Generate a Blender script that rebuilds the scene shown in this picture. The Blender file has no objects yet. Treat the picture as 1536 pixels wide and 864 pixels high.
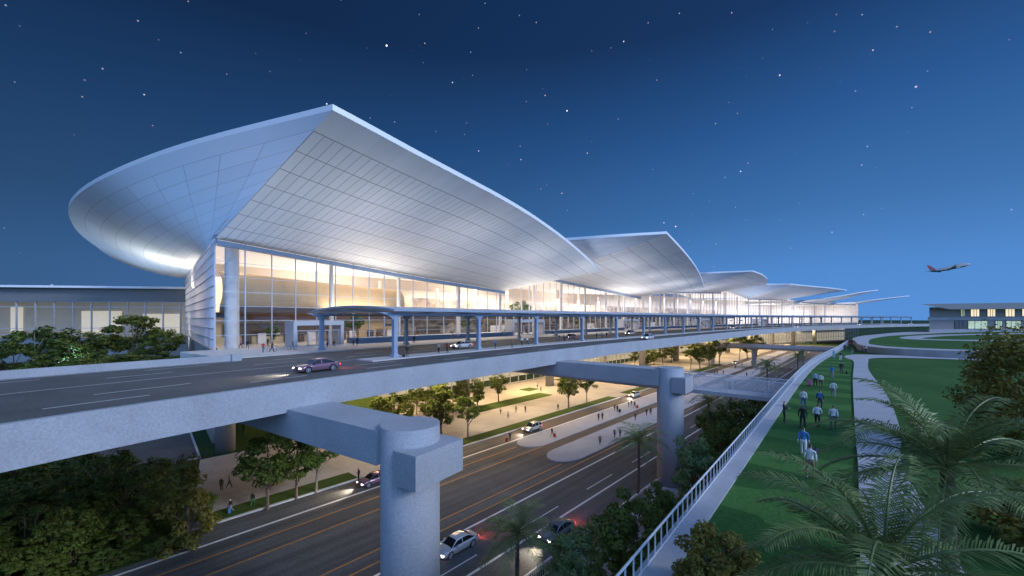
import bpy, bmesh, math, random
from mathutils import Vector, Matrix
R = random.Random(7)
scene = bpy.context.scene
COL = scene.collection
F, HZ, CX, CH = 600.0, 477.0, 768.0, 23.0      # focal length and horizon in photo pixels, eye height

def G(px, py, z):
    d = (CH - z) * F / (py - HZ)
    return Vector(((px - CX) / F * d, d, z))
def Pd(px, py, d):
    return Vector(((px - CX) / F * d, d, CH - (py - HZ) / F * d))

# ------------------------------------------------------------------ materials
def newmat(name):
    m = bpy.data.materials.new(name); m.use_nodes = True
    nt = m.node_tree; b = nt.nodes['Principled BSDF']
    return m, nt, b
def N(nt, typ, **kw):
    n = nt.nodes.new(typ)
    for k, v in kw.items():
        if k in ('operation', 'blend_type', 'data_type', 'feature', 'interpolation', 'sky_type', 'noise_dimensions', 'sun_disc', 'clamp'):
            setattr(n, k, v)
        else:
            n.inputs[k].default_value = v
    return n
def rgba(c, a=1.0): return (c[0], c[1], c[2], a)
def M(name, col, rough=.6, metal=0, var=.15, scale=1.0, var2=.0, scale2=12., bump=0, emit=None, estr=0, spec=.5, coat=0):
    m, nt, b = newmat(name)
    b.inputs['Roughness'].default_value = rough; b.inputs['Metallic'].default_value = metal
    b.inputs['Specular IOR Level'].default_value = spec
    b.inputs['Coat Weight'].default_value = coat
    b.inputs['Base Color'].default_value = rgba(col)
    if var > 0:
        geo = N(nt, 'ShaderNodeNewGeometry')
        n1 = N(nt, 'ShaderNodeTexNoise', Scale=scale, Detail=5.0, Roughness=.6)
        nt.links.new(geo.outputs['Position'], n1.inputs['Vector'])
        r = N(nt, 'ShaderNodeMapRange'); r.inputs['From Min'].default_value = .3; r.inputs['From Max'].default_value = .7
        r.inputs['To Min'].default_value = 1 - var; r.inputs['To Max'].default_value = 1 + var
        nt.links.new(n1.outputs['Fac'], r.inputs['Value'])
        last = r.outputs['Result']
        if var2 > 0:
            n2 = N(nt, 'ShaderNodeTexNoise', Scale=scale2, Detail=3.0)
            nt.links.new(geo.outputs['Position'], n2.inputs['Vector'])
            r2 = N(nt, 'ShaderNodeMapRange'); r2.inputs['From Min'].default_value = .3; r2.inputs['From Max'].default_value = .7
            r2.inputs['To Min'].default_value = 1 - var2; r2.inputs['To Max'].default_value = 1 + var2
            nt.links.new(n2.outputs['Fac'], r2.inputs['Value'])
            mu = N(nt, 'ShaderNodeMath', operation='MULTIPLY'); nt.links.new(last, mu.inputs[0]); nt.links.new(r2.outputs['Result'], mu.inputs[1]); last = mu.outputs[0]
        mx = N(nt, 'ShaderNodeVectorMath', operation='SCALE'); mx.inputs[0].default_value = col
        nt.links.new(last, mx.inputs['Scale']); nt.links.new(mx.outputs[0], b.inputs['Base Color'])
        if bump > 0:
            bp = N(nt, 'ShaderNodeBump', Strength=bump, Distance=.05); nt.links.new(n1.outputs['Fac'], bp.inputs['Height']); nt.links.new(bp.outputs[0], b.inputs['Normal'])
    if emit:
        b.inputs['Emission Color'].default_value = rgba(emit); b.inputs['Emission Strength'].default_value = estr
    return m
def Mgrid(name, col, line, nu, nv, wu, wv, rough=.5, var=.04, ustart=0., vstart=0., metal=0):
    # panel joints laid out on the UVs of the surface
    m, nt, b = newmat(name); b.inputs['Roughness'].default_value = rough; b.inputs['Metallic'].default_value = metal
    uv = N(nt, 'ShaderNodeUVMap'); sp = N(nt, 'ShaderNodeSeparateXYZ'); nt.links.new(uv.outputs[0], sp.inputs[0])
    def lines(o, n, w, st):
        a = N(nt, 'ShaderNodeMath', operation='MULTIPLY'); a.inputs[1].default_value = n; nt.links.new(o, a.inputs[0])
        f = N(nt, 'ShaderNodeMath', operation='FRACT'); nt.links.new(a.outputs[0], f.inputs[0])
        l = N(nt, 'ShaderNodeMath', operation='LESS_THAN'); l.inputs[1].default_value = w; nt.links.new(f.outputs[0], l.inputs[0])
        g = N(nt, 'ShaderNodeMath', operation='GREATER_THAN'); g.inputs[1].default_value = st; nt.links.new(o, g.inputs[0])
        mm = N(nt, 'ShaderNodeMath', operation='MULTIPLY'); nt.links.new(l.outputs[0], mm.inputs[0]); nt.links.new(g.outputs[0], mm.inputs[1])
        fl = N(nt, 'ShaderNodeMath', operation='FLOOR'); nt.links.new(a.outputs[0], fl.inputs[0])
        return mm.outputs[0], fl.outputs[0]
    lu, fu = lines(sp.outputs[0], nu, wu, ustart); lv, fv = lines(sp.outputs[1], nv, wv, vstart)
    # short seams only where the panels are (v below the plain edge band)
    mxv = N(nt, 'ShaderNodeMath', operation='LESS_THAN'); mxv.inputs[1].default_value = 1 - 1.0 / nv; nt.links.new(sp.outputs[1], mxv.inputs[0])
    lu2 = N(nt, 'ShaderNodeMath', operation='MULTIPLY'); nt.links.new(lu, lu2.inputs[0]); nt.links.new(mxv.outputs[0], lu2.inputs[1])
    mx = N(nt, 'ShaderNodeMath', operation='MAXIMUM'); nt.links.new(lu2.outputs[0], mx.inputs[0]); nt.links.new(lv, mx.inputs[1])
    cb = N(nt, 'ShaderNodeCombineXYZ'); nt.links.new(fu, cb.inputs[0]); nt.links.new(fv, cb.inputs[1])
    wn = N(nt, 'ShaderNodeTexWhiteNoise'); nt.links.new(cb.outputs[0], wn.inputs['Vector'])
    r = N(nt, 'ShaderNodeMapRange'); r.inputs['To Min'].default_value = 1 - var; r.inputs['To Max'].default_value = 1 + var; nt.links.new(wn.outputs['Value'], r.inputs['Value'])
    sc = N(nt, 'ShaderNodeVectorMath', operation='SCALE'); sc.inputs[0].default_value = col; nt.links.new(r.outputs[0], sc.inputs['Scale'])
    mix = N(nt, 'ShaderNodeMix', data_type='RGBA'); nt.links.new(mx.outputs[0], mix.inputs[0]); nt.links.new(sc.outputs[0], mix.inputs[6]); mix.inputs[7].default_value = rgba(line)
    nt.links.new(mix.outputs[2], b.inputs['Base Color'])
    return m
def Mglass(name, tint=(.93, .95, 1.), refl=.10):
    m = bpy.data.materials.new(name); m.use_nodes = True; nt = m.node_tree; nt.nodes.clear()
    o = N(nt, 'ShaderNodeOutputMaterial'); t = N(nt, 'ShaderNodeBsdfTransparent', Color=rgba(tint)); g = N(nt, 'ShaderNodeBsdfGlossy', Roughness=.03)
    lw = N(nt, 'ShaderNodeLayerWeight', Blend=.25); ml = N(nt, 'ShaderNodeMath', operation='MULTIPLY_ADD'); ml.inputs[1].default_value = .28; ml.inputs[2].default_value = refl * .4
    nt.links.new(lw.outputs['Fresnel'], ml.inputs[0]); mx = N(nt, 'ShaderNodeMixShader')
    nt.links.new(ml.outputs[0], mx.inputs[0]); nt.links.new(t.outputs[0], mx.inputs[1]); nt.links.new(g.outputs[0], mx.inputs[2]); nt.links.new(mx.outputs[0], o.inputs[0])
    return m
def Mleaf(name, c1, c2, scale=.8, rough=.55, trans=.25):
    m, nt, b = newmat(name); b.inputs['Roughness'].default_value = rough; b.inputs['Specular IOR Level'].default_value = .3
    geo = N(nt, 'ShaderNodeNewGeometry'); n1 = N(nt, 'ShaderNodeTexNoise', Scale=scale, Detail=3.0); nt.links.new(geo.outputs['Position'], n1.inputs['Vector'])
    rr = N(nt, 'ShaderNodeMapRange'); rr.inputs['From Min'].default_value = .35; rr.inputs['From Max'].default_value = .65; nt.links.new(n1.outputs['Fac'], rr.inputs['Value'])
    ad = N(nt, 'ShaderNodeMath', operation='MULTIPLY_ADD'); ad.inputs[1].default_value = .7; nt.links.new(rr.outputs[0], ad.inputs[0])
    ri = N(nt, 'ShaderNodeMath', operation='MULTIPLY'); ri.inputs[1].default_value = .3; nt.links.new(geo.outputs['Random Per Island'], ri.inputs[0]); nt.links.new(ri.outputs[0], ad.inputs[2])
    mix = N(nt, 'ShaderNodeMix', data_type='RGBA'); mix.inputs[6].default_value = rgba(c1); mix.inputs[7].default_value = rgba(c2); nt.links.new(ad.outputs[0], mix.inputs[0])
    nt.links.new(mix.outputs[2], b.inputs['Base Color'])
    tr = N(nt, 'ShaderNodeBsdfTranslucent'); nt.links.new(mix.outputs[2], tr.inputs[0]); ms = N(nt, 'ShaderNodeMixShader'); ms.inputs[0].default_value = trans
    out = nt.nodes['Material Output']; nt.links.new(b.outputs[0], ms.inputs[1]); nt.links.new(tr.outputs[0], ms.inputs[2]); nt.links.new(ms.outputs[0], out.inputs[0])
    return m
def Mgrass(name, c1, c2, bands=False):
    m, nt, b = newmat(name); b.inputs['Roughness'].default_value = .9; b.inputs['Specular IOR Level'].default_value = .15
    geo = N(nt, 'ShaderNodeNewGeometry'); n1 = N(nt, 'ShaderNodeTexNoise', Scale=.16, Detail=4.0); n2 = N(nt, 'ShaderNodeTexNoise', Scale=5.0, Detail=4.0)
    nt.links.new(geo.outputs['Position'], n1.inputs['Vector']); nt.links.new(geo.outputs['Position'], n2.inputs['Vector'])
    ad = N(nt, 'ShaderNodeMath', operation='ADD'); nt.links.new(n1.outputs['Fac'], ad.inputs[0]); nt.links.new(n2.outputs['Fac'], ad.inputs[1])
    r = N(nt, 'ShaderNodeMapRange'); r.inputs['From Min'].default_value = .7; r.inputs['From Max'].default_value = 1.3; nt.links.new(ad.outputs[0], r.inputs['Value'])
    fac = r.outputs[0]
    if bands:   # shadow bands across the lawn walk, painted into its colour
        mp = N(nt, 'ShaderNodeVectorMath', operation='DOT_PRODUCT'); mp.inputs[1].default_value = (.085, .125, 0)
        ds = N(nt, 'ShaderNodeVectorMath', operation='MULTIPLY_ADD'); ds.inputs[1].default_value = (7, 7, 0); nt.links.new(n1.outputs['Color'], ds.inputs[0]); nt.links.new(geo.outputs['Position'], ds.inputs[2]); nt.links.new(ds.outputs[0], mp.inputs[0])
        fr = N(nt, 'ShaderNodeMath', operation='FRACT'); nt.links.new(mp.outputs['Value'], fr.inputs[0])
        gt = N(nt, 'ShaderNodeMath', operation='GREATER_THAN'); gt.inputs[1].default_value = .55; nt.links.new(fr.outputs[0], gt.inputs[0])
        mm = N(nt, 'ShaderNodeMath', operation='MULTIPLY_ADD'); mm.inputs[1].default_value = .55; nt.links.new(gt.outputs[0], mm.inputs[0])
        sm = N(nt, 'ShaderNodeMath', operation='MULTIPLY'); sm.inputs[1].default_value = .45; nt.links.new(fac, sm.inputs[0]); nt.links.new(sm.outputs[0], mm.inputs[2]); fac = mm.outputs[0]
    mix = N(nt, 'ShaderNodeMix', data_type='RGBA'); mix.inputs[6].default_value = rgba(c1); mix.inputs[7].default_value = rgba(c2); nt.links.new(fac, mix.inputs[0]); nt.links.new(mix.outputs[2], b.inputs['Base Color'])
    bp = N(nt, 'ShaderNodeBump', Strength=.6, Distance=.08); nt.links.new(n2.outputs['Fac'], bp.inputs['Height']); nt.links.new(bp.outputs[0], b.inputs['Normal'])
    return m

def Mroad(name, col):
    m = M(name, col, .8, var=.14, scale=.3, var2=.3, scale2=5., bump=.1); nt = m.node_tree; b = nt.nodes['Principled BSDF']
    src = b.inputs['Base Color'].links[0].from_socket; geo = N(nt, 'ShaderNodeNewGeometry')
    a = N(nt, 'ShaderNodeVectorMath', operation='DOT_PRODUCT'); a.inputs[1].default_value = (.672 * .018, .740 * .018, 0); c = N(nt, 'ShaderNodeVectorMath', operation='DOT_PRODUCT'); c.inputs[1].default_value = (.740 * .75, -.672 * .75, 0)
    cb = N(nt, 'ShaderNodeCombineXYZ')
    for q, n in enumerate((a, c)): nt.links.new(geo.outputs['Position'], n.inputs[0]); nt.links.new(n.outputs['Value'], cb.inputs[q])
    t = N(nt, 'ShaderNodeTexNoise', Scale=1.0, Detail=4.0); nt.links.new(cb.outputs[0], t.inputs['Vector'])
    r = N(nt, 'ShaderNodeMapRange'); r.inputs['From Min'].default_value = .35; r.inputs['From Max'].default_value = .65; r.inputs['To Min'].default_value = .72; r.inputs['To Max'].default_value = 1.25; nt.links.new(t.outputs['Fac'], r.inputs['Value'])
    s = N(nt, 'ShaderNodeVectorMath', operation='SCALE'); nt.links.new(src, s.inputs[0]); nt.links.new(r.outputs[0], s.inputs['Scale']); nt.links.new(s.outputs[0], b.inputs['Base Color'])
    return m
MT = dict(
    road=Mroad('road_asphalt', (.105, .104, .102)),
    conc=M('pale_concrete', (.37, .385, .41), .8, var=.09, scale=.35, var2=.13, scale2=8.0, bump=.15),
    conc_dk=M('grey_concrete', (.30, .30, .30), .85, var=.15, scale=.4, var2=.1),
    paving=M('plaza_paving', (.42, .39, .36), .75, var=.10, scale=.25, var2=.08, scale2=3.),
    path=M('path_concrete', (.46, .46, .49), .8, var=.08, scale=.4, var2=.06, scale2=4.),
    asphalt=M('asphalt', (.105, .104, .102), .8, var=.18, scale=.25, var2=.28, scale2=5., bump=.1),
    asphalt_w=M('worn_asphalt', (.105, .085, .075), .7, var=.22, scale=.25, var2=.25, scale2=7., bump=.1),
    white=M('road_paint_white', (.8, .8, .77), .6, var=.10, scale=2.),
    orange=M('road_paint_orange', (.55, .24, .05), .6, var=.2, scale=1.5),
    metal_w=M('white_metal', (.72, .74, .78), .35, var=.03),
    metal_b=M('blue_grey_metal', (.30, .38, .48), .4, var=.05, scale=.6),
    metal_d=M('dark_metal', (.06, .065, .075), .4, var=0),
    mull=M('aluminium', (.55, .57, .62), .35, metal=.4, var=0),
    fascia=M('white_fascia', (.86, .87, .89), .35, var=.02),
    rooftop=M('roof_membrane', (.55, .57, .6), .5, var=.05),
    glass=Mglass('clear_glass'),
    soffit1=Mgrid('front_soffit_panels', (.78, .79, .81), (.24, .25, .28), 64, 8, .055, .032),
    soffit2=Mgrid('front_soffit_panels_wide', (.78, .79, .81), (.30, .31, .34), 44, 7, .04, .03),
    soffitL=Mgrid('end_soffit_panels', (.60, .70, .84), (.30, .33, .38), 14, 9, .014, .024),
    stone=M('beige_stone', (.58, .41, .20), .6, var=.12, scale=.3, var2=.05),
    brown=M('dark_brown_panel', (.10, .065, .04), .5, var=.1),
    cream=M('cream_plaster', (.75, .69, .60), .7, var=.05),
    floor=M('terrazzo', (.55, .52, .48), .3, var=.05),
    sidewalk=M('sidewalk_concrete', (.60, .57, .55), .7, var=.08, scale=.5),
    kerb=M('kerb_stone', (.55, .54, .53), .7, var=.06),
    wallgrey=M('grey_render', (.33, .34, .33), .8, var=.06),
    eave=M('dark_grey_eave', (.19, .20, .205), .6, var=.06),
    bark=M('bark', (.16, .11, .075), .9, var=.3, scale=3.),
    bark_lt=M('pale_bark', (.34, .28, .2), .9, var=.25, scale=3.),
    grass=Mgrass('lawn_grass', (.030, .095, .020), (.07, .17, .038)),
    grass_b=Mgrass('lawn_grass_shadow_bands', (.030, .100, .024), (.085, .215, .05), True),
    cover=Mgrass('ground_cover_leaves', (.02, .038, .010), (.055, .085, .02)),
    field=Mgrass('field_grass', (.02, .05, .02), (.035, .075, .03)),
    verge=Mgrass('verge_grass', (.04, .075, .012), (.07, .11, .025)),
    leaf=Mleaf('leaves_green', (.06, .10, .016), (.18, .23, .042)),
    leaf_dk=Mleaf('leaves_dark', (.05, .09, .016), (.16, .21, .04), trans=.15),
    leaf_lt=Mleaf('leaves_light', (.09, .16, .025), (.2, .29, .055)),
    leaf_bl=Mleaf('leaves_blue_green', (.13, .22, .08), (.28, .38, .15)),
    leaf_ol=Mleaf('leaves_olive', (.12, .11, .018), (.33, .28, .055), scale=1.4),
    palm=Mleaf('palm_leaflets', (.085, .125, .035), (.27, .33, .12), scale=.9, rough=.4, trans=.2),
    trunkp=M('palm_trunk', (.13, .10, .07), .9, var=.3, scale=6.),
    tyre=M('rubber', (.02, .02, .02), .8, var=0),
    rim=M('alloy', (.6, .6, .62), .3, metal=.8, var=0),
    carglass=M('car_glass', (.015, .018, .022), .06, var=0, spec=.8),
    lamp=M('headlamp', (.8, .8, .8), .2, var=0, emit=(1, .93, .8), estr=8),
    tail=M('tail_lamp', (.4, .02, .02), .3, var=0, emit=(1, .06, .03), estr=3),
    plastic=M('black_plastic', (.03, .03, .035), .5, var=0),
)

def joints(m, ang, size, dark=.78, w=.012):
    # square slab joints on a ground material
    nt = m.node_tree; b = nt.nodes['Principled BSDF']; src = b.inputs['Base Color'].links[0].from_socket; geo = N(nt, 'ShaderNodeNewGeometry')
    rot = N(nt, 'ShaderNodeVectorRotate'); rot.rotation_type = 'Z_AXIS'; rot.inputs['Angle'].default_value = ang; nt.links.new(geo.outputs['Position'], rot.inputs['Vector'])
    br = N(nt, 'ShaderNodeTexBrick', Scale=1.0); br.offset = 0; br.inputs['Color1'].default_value = (1, 1, 1, 1); br.inputs['Color2'].default_value = (.88, .88, .88, 1); br.inputs['Mortar'].default_value = (dark, dark, dark, 1); br.inputs['Mortar Size'].default_value = size * w; br.inputs['Brick Width'].default_value = size; br.inputs['Row Height'].default_value = size; nt.links.new(rot.outputs[0], br.inputs['Vector'])
    mx = N(nt, 'ShaderNodeVectorMath', operation='MULTIPLY'); nt.links.new(src, mx.inputs[0]); nt.links.new(br.outputs['Color'], mx.inputs[1]); nt.links.new(mx.outputs[0], b.inputs['Base Color'])
joints(MT['paving'], -.833, 3.0); joints(MT['sidewalk'], -.9, 2.4, .82)
# ------------------------------------------------------------------ objects
def tag(o, label=None, cat=None, group=None, kind=None):
    if label: o['label'] = label
    if cat: o['category'] = cat
    if group: o['group'] = group
    if kind: o['kind'] = kind
    return o
def empty(name, loc=(0, 0, 0), rz=0, label=None, cat=None, group=None):
    o = bpy.data.objects.new(name, None); COL.objects.link(o); o.location = loc; o.rotation_euler = (0, 0, rz); o.empty_display_size = .2
    return tag(o, label, cat, group)
def link(name, mesh, parent=None, loc=None):
    o = bpy.data.objects.new(name, mesh); COL.objects.link(o)
    if parent: o.parent = parent
    if loc is not None: o.location = loc
    return o
def dup(o, parent=None):
    c = o.copy(); COL.objects.link(c); c.parent = parent
    for ch in list(o.children): dup(ch, c)
    return c

class MB:
    def __init__(s): s.v = []; s.f = []; s.m = []; s.uv = []
    def vert(s, p): s.v.append((p[0], p[1], p[2])); return len(s.v) - 1
    def face(s, idx, mi=0, uv=None): s.f.append(tuple(idx)); s.m.append(mi); s.uv.append(uv)
    def quad(s, a, b, c, d, mi=0, uv=None):
        i = len(s.v)
        for p in (a, b, c, d): s.vert(p)
        s.face((i, i + 1, i + 2, i + 3), mi, uv)
    def box(s, c, size, rz=0, mi=0, tilt=None):
        hx, hy, hz = size[0] / 2, size[1] / 2, size[2] / 2; ca, sa = math.cos(rz), math.sin(rz); i = len(s.v)
        for x, y, z in ((-hx, -hy, -hz), (hx, -hy, -hz), (hx, hy, -hz), (-hx, hy, -hz), (-hx, -hy, hz), (hx, -hy, hz), (hx, hy, hz), (-hx, hy, hz)):
            s.vert((c[0] + x * ca - y * sa, c[1] + x * sa + y * ca, c[2] + z))
        for f in ((0, 3, 2, 1), (4, 5, 6, 7), (0, 1, 5, 4), (1, 2, 6, 5), (2, 3, 7, 6), (3, 0, 4, 7)): s.face([i + k for k in f], mi)
    def prism(s, poly, z0, z1, mi=0, mside=None):
        n = len(poly); i = len(s.v)
        a = sum(poly[k][0] * poly[(k + 1) % n][1] - poly[(k + 1) % n][0] * poly[k][1] for k in range(n))
        if a < 0: poly = poly[::-1]
        for p in poly: s.vert((p[0], p[1], z0))
        for p in poly: s.vert((p[0], p[1], z1))
        s.face([i + n + k for k in range(n)], mi); s.face([i + k for k in range(n)][::-1], mi)
        for k in range(n): s.face((i + k, i + (k + 1) % n, i + n + (k + 1) % n, i + n + k), mi if mside is None else mside)
    def tube(s, pts, rad, n=8, mi=0, caps=True):
        pts = [Vector(p) for p in pts]; rs = rad if isinstance(rad, (list, tuple)) else [rad] * len(pts); base = len(s.v)
        up = Vector((0, 0, 1)); prev = None
        for k, p in enumerate(pts):
            t = (pts[min(k + 1, len(pts) - 1)] - pts[max(k - 1, 0)])
            if t.length < 1e-9: t = Vector((0, 0, 1))
            t.normalize()
            a = prev - t * prev.dot(t) if prev is not None else t.cross(up if abs(t.z) < .95 else Vector((1, 0, 0)))
            if a.length < 1e-6: a = t.cross(Vector((1, 0, 0)))
            a.normalize(); prev = a; b = t.cross(a)
            for j in range(n):
                an = 2 * math.pi * j / n; s.vert(p + (a * math.cos(an) + b * math.sin(an)) * rs[k])
        for k in range(len(pts) - 1):
            for j in range(n):
                j2 = (j + 1) % n; s.face((base + k * n + j, base + k * n + j2, base + (k + 1) * n + j2, base + (k + 1) * n + j), mi)
        if caps:
            s.face([base + j for j in range(n)][::-1], mi); s.face([base + (len(pts) - 1) * n + j for j in range(n)], mi)
    def strip(s, A, B, mi=0, flip=False):
        # ribbon between two polylines of equal length (3-D points)
        i = len(s.v); n = len(A)
        for p in A: s.vert(p)
        for p in B: s.vert(p)
        for k in range(n - 1):
            f = (i + k, i + k + 1, i + n + k + 1, i + n + k); s.face(f[::-1] if flip else f, mi)
    def mesh(s, name, mats, smooth=False):
        me = bpy.data.meshes.new(name); me.from_pydata(s.v, [], s.f)
        for m in (mats if isinstance(mats, (list, tuple)) else [mats]): me.materials.append(m)
        if any(s.m): me.polygons.foreach_set('material_index', s.m)
        if any(u is not None for u in s.uv):
            l = me.uv_layers.new(name='UVMap'); k = 0; dat = []
            for f, u in zip(s.f, s.uv):
                for q in range(len(f)): dat.extend(u[q] if u else (0, 0))
            l.data.foreach_set('uv', dat)
        if smooth: me.polygons.foreach_set('use_smooth', [True] * len(s.f))
        me.update(); return me
    def build(s, name, mats, parent=None, smooth=False, **kw):
        o = link(name, s.mesh(name, mats, smooth), parent); tag(o, **kw); return o

# ------------------------------------------------------------------ the viaduct's plan curve (outer edge)
def catmull(P, n=24):
    out = []; P = [Vector((p[0], p[1])) for p in P]
    for i in range(len(P) - 1):
        p0 = P[max(i - 1, 0)]; p1 = P[i]; p2 = P[i + 1]; p3 = P[min(i + 2, len(P) - 1)]
        for k in range(n):
            t = k / n
            out.append(.5 * ((2 * p1) + (p2 - p0) * t + (2 * p0 - 5 * p1 + 4 * p2 - p3) * t * t + (3 * p1 - p0 - 3 * p2 + p3) * t ** 3))
    out.append(P[-1]); return out
class Curve:
    def __init__(c, P):
        raw = catmull(P); c.p = raw; c.L = [0.]
        for a, b in zip(raw, raw[1:]): c.L.append(c.L[-1] + (b - a).length)
        c.len = c.L[-1]
    def at(c, s, t=0., z=None):
        s = max(0., min(c.len - 1e-6, s)); lo, hi = 0, len(c.L) - 1
        while hi - lo > 1:
            m = (lo + hi) // 2
            if c.L[m] <= s: lo = m
            else: hi = m
        f = (s - c.L[lo]) / max(1e-9, c.L[lo + 1] - c.L[lo]); p = c.p[lo].lerp(c.p[lo + 1], f)
        a = c.p[max(lo - 3, 0)]; b = c.p[min(lo + 4, len(c.p) - 1)]; tg = (b - a).normalized()
        q = Vector((p.x - tg.y * t, p.y + tg.x * t))
        return q if z is None else Vector((q.x, q.y, z))
    def dir(c, s):
        return (c.at(s + 1.5) - c.at(s - 1.5)).normalized()
    def line(c, s0, s1, t, z, step=4.):
        n = max(1, int(math.ceil((s1 - s0) / step)))
        return [c.at(s0 + (s1 - s0) * k / n, t(s0 + (s1 - s0) * k / n) if callable(t) else t, z(s0 + (s1 - s0) * k / n) if callable(z) else z) for k in range(n + 1)]
    def s_px(c, px, t, lo=0., hi=None):
        # arc length where the curve offset by t is seen in photo column px
        r = (px - CX) / F; a, b = lo, (hi or c.len)
        for _ in range(50):
            m = (a + b) / 2; q = c.at(m, t)
            if q.x / q.y < r or q.y <= 0: a = m
            else: b = m
        return (a + b) / 2
VC = Curve([(-33, -6), (-29.5, 6), (-24.8, 19.3), (-19, 29.7), (-13.3, 38.3), (-5.5, 48.9), (6, 63.6), (17.2, 77.6), (25, 86.5), (53, 117), (85, 152), (120, 188), (200, 258), (290, 318), (400, 372), (540, 420)])
S_LO = VC.s_px(-400, 54, lo=10)
TF = 54.0                                   # the glass front stands this far behind the viaduct's outer edge
def fac(px): return VC.s_px(px, TF, lo=20)
ZD = 17.0                                   # viaduct road level
GLOW=(.48,.84,1.66); SUN_EL=26; SUN_AZ=113; SUN_E=1.7; HALL_E=520; DECK_E=4800; SOFFIT_FILL_E=32000; HEAD_E=2000; FRONT_FILL_E=3800
# ================================================================== ground and roads
RU, RN = Vector((.672, .740)), Vector((.740, -.672))
def rw(v, w, z=0.):                                     # lower road coordinates: v along, w across
    p = RU * v + RN * w; return Vector((p.x, p.y, z))
def wv(p): return RU.dot(Vector((p[0], p[1]))), RN.dot(Vector((p[0], p[1])))
def rquad(mb, v0, v1, w0, w1, z, mi=0): mb.quad(rw(v0, w0, z), rw(v0, w1, z), rw(v1, w1, z), rw(v1, w0, z), mi)

g = MB(); g.quad((-4000, -600, -.03), (4000, -600, -.03), (4000, 9000, -.03), (-4000, 9000, -.03)); g.build('ground', MT['field'], kind='structure')
# lower arrivals road
VE = 420
b = MB(); rquad(b, -20, VE, -54.5, -22.6, .0); b.build('arrivals_road', MT['road'], kind='structure')
b = MB(); rquad(b, 52, VE, -54.4, -49.9, .004); rquad(b, 52, VE, -44, -41.6, .004); b.build('worn_lanes', MT['asphalt_w'], kind='structure')
# plaza
b = MB()
pz = [rw(8.5, -54.5, .1), rw(VE, -54.5, .1), rw(VE, -96, .1), rw(30, -96, .1), G(470, 652, .1), G(367, 676, .1), G(300, 690, .1)]
b.prism([(p.x, p.y) for p in pz], -.02, .12); b.build('plaza', MT['paving'], kind='structure')
b = MB(); rquad(b, 8.5, VE, -54.75, -54.45, .17)
i = len(b.v); b.box(tuple(rw((8.5 + VE) / 2, -54.6, .085)), (VE - 8.5, .3, .18), math.atan2(RU.y, RU.x)); b.build('kerb', MT['kerb'], kind='structure')
def verge(v0, v1, w0, w1):
    b = MB(); b.prism([tuple(rw(v, w).xy) for v, w in ((v0, w0), (v1, w0), (v1, w1), (v0, w1))], .1, .2); return b
vb = MB()
for v0, v1, w0, w1 in ((11, 27.5, -57.6, -54.8), (44, 105, -57.6, -54.8), (113, 135, -57.8, -54.8), (140, 170, -58, -54.8), (178, 215, -58.5, -54.8), (66, 96, -76, -71), (96, 101, -84, -80), (120, 150, -88, -82)):
    vb.prism([tuple(rw(v, w).xy) for v, w in ((v0, w0), (v1, w0), (v1, w1), (v0, w1))], .1, .24)
vb.build('grass_verge', MT['verge'], kind='structure')
# pedestrian islands
def island(name, v0, v1, w0, w1, z1=.16):
    r = (w1 - w0) / 2; c = (w0 + w1) / 2; poly = []
    for k in range(13): a = math.pi / 2 + math.pi * k / 12; poly.append(tuple(rw(v0 + r * 1.5 + math.cos(a) * r * 1.5, c + math.sin(a) * r).xy))
    for k in range(13): a = -math.pi / 2 + math.pi * k / 12; poly.append(tuple(rw(v1 - r * 1.5 + math.cos(a) * r * 1.5, c + math.sin(a) * r).xy))
    b = MB(); b.prism(poly, -.02, z1, 0, 1); b.build(name, [MT['path'], MT['kerb']], kind='structure')
island('pavement_island', 54, 330, -49.7, -44.2); island('pavement_island', 52, 330, -41.5, -35.5)
# painted markings, among them white lines in place of light trails
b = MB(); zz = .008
for w in (-33.0, -26.9): rquad(b, -20, VE, w - .14, w + .14, zz)  # bright paint standing in for the light trails of traffic
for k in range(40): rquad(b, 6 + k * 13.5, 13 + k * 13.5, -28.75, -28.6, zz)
rquad(b, -20, 300, -50.35, -50.0, zz); rquad(b, -20, VE, -23.2, -23.05, zz)  # first line paints the trail beside the island, second marks the road edge
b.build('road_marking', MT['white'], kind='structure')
b = MB()
for w, v0, v1 in ((-47.4, -20, 53.5), (-44.2, -20, 60), (-36.6, -20, 52), (-34.7, -20, 330)): rquad(b, v0, v1, w - .1, w + .1, zz)
b.build('road_marking', MT['orange'], kind='structure')
# side road under the viaduct and planted slopes
b = MB(); b.prism([tuple(G(300, 687, 0).xy), tuple(G(285, 646, 0).xy), (-150, 92), (-150, 58), (-58, 58.5)], -.02, .03); b.build('side_road', MT['asphalt'], kind='structure')
b = MB(); a, c = G(300, 687, .1), G(284, 644, .1); d = (c - a).normalized(); n = Vector((-d.y, d.x, 0)) * .15
b.prism([tuple((a - n).xy), tuple((a + n).xy), tuple((c + n).xy), tuple((c - n).xy)], 0, .2)
e = Vector((-60, 57.4, 0)); f_ = (e - a); f_.z = 0; f_.normalize(); n = Vector((-f_.y, f_.x, 0)) * .15
b.prism([tuple((a - n).xy), tuple((a + n).xy), tuple((e + n).xy), tuple((e - n).xy)], 0, .2); b.build('kerb', MT['kerb'], kind='structure')
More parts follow.
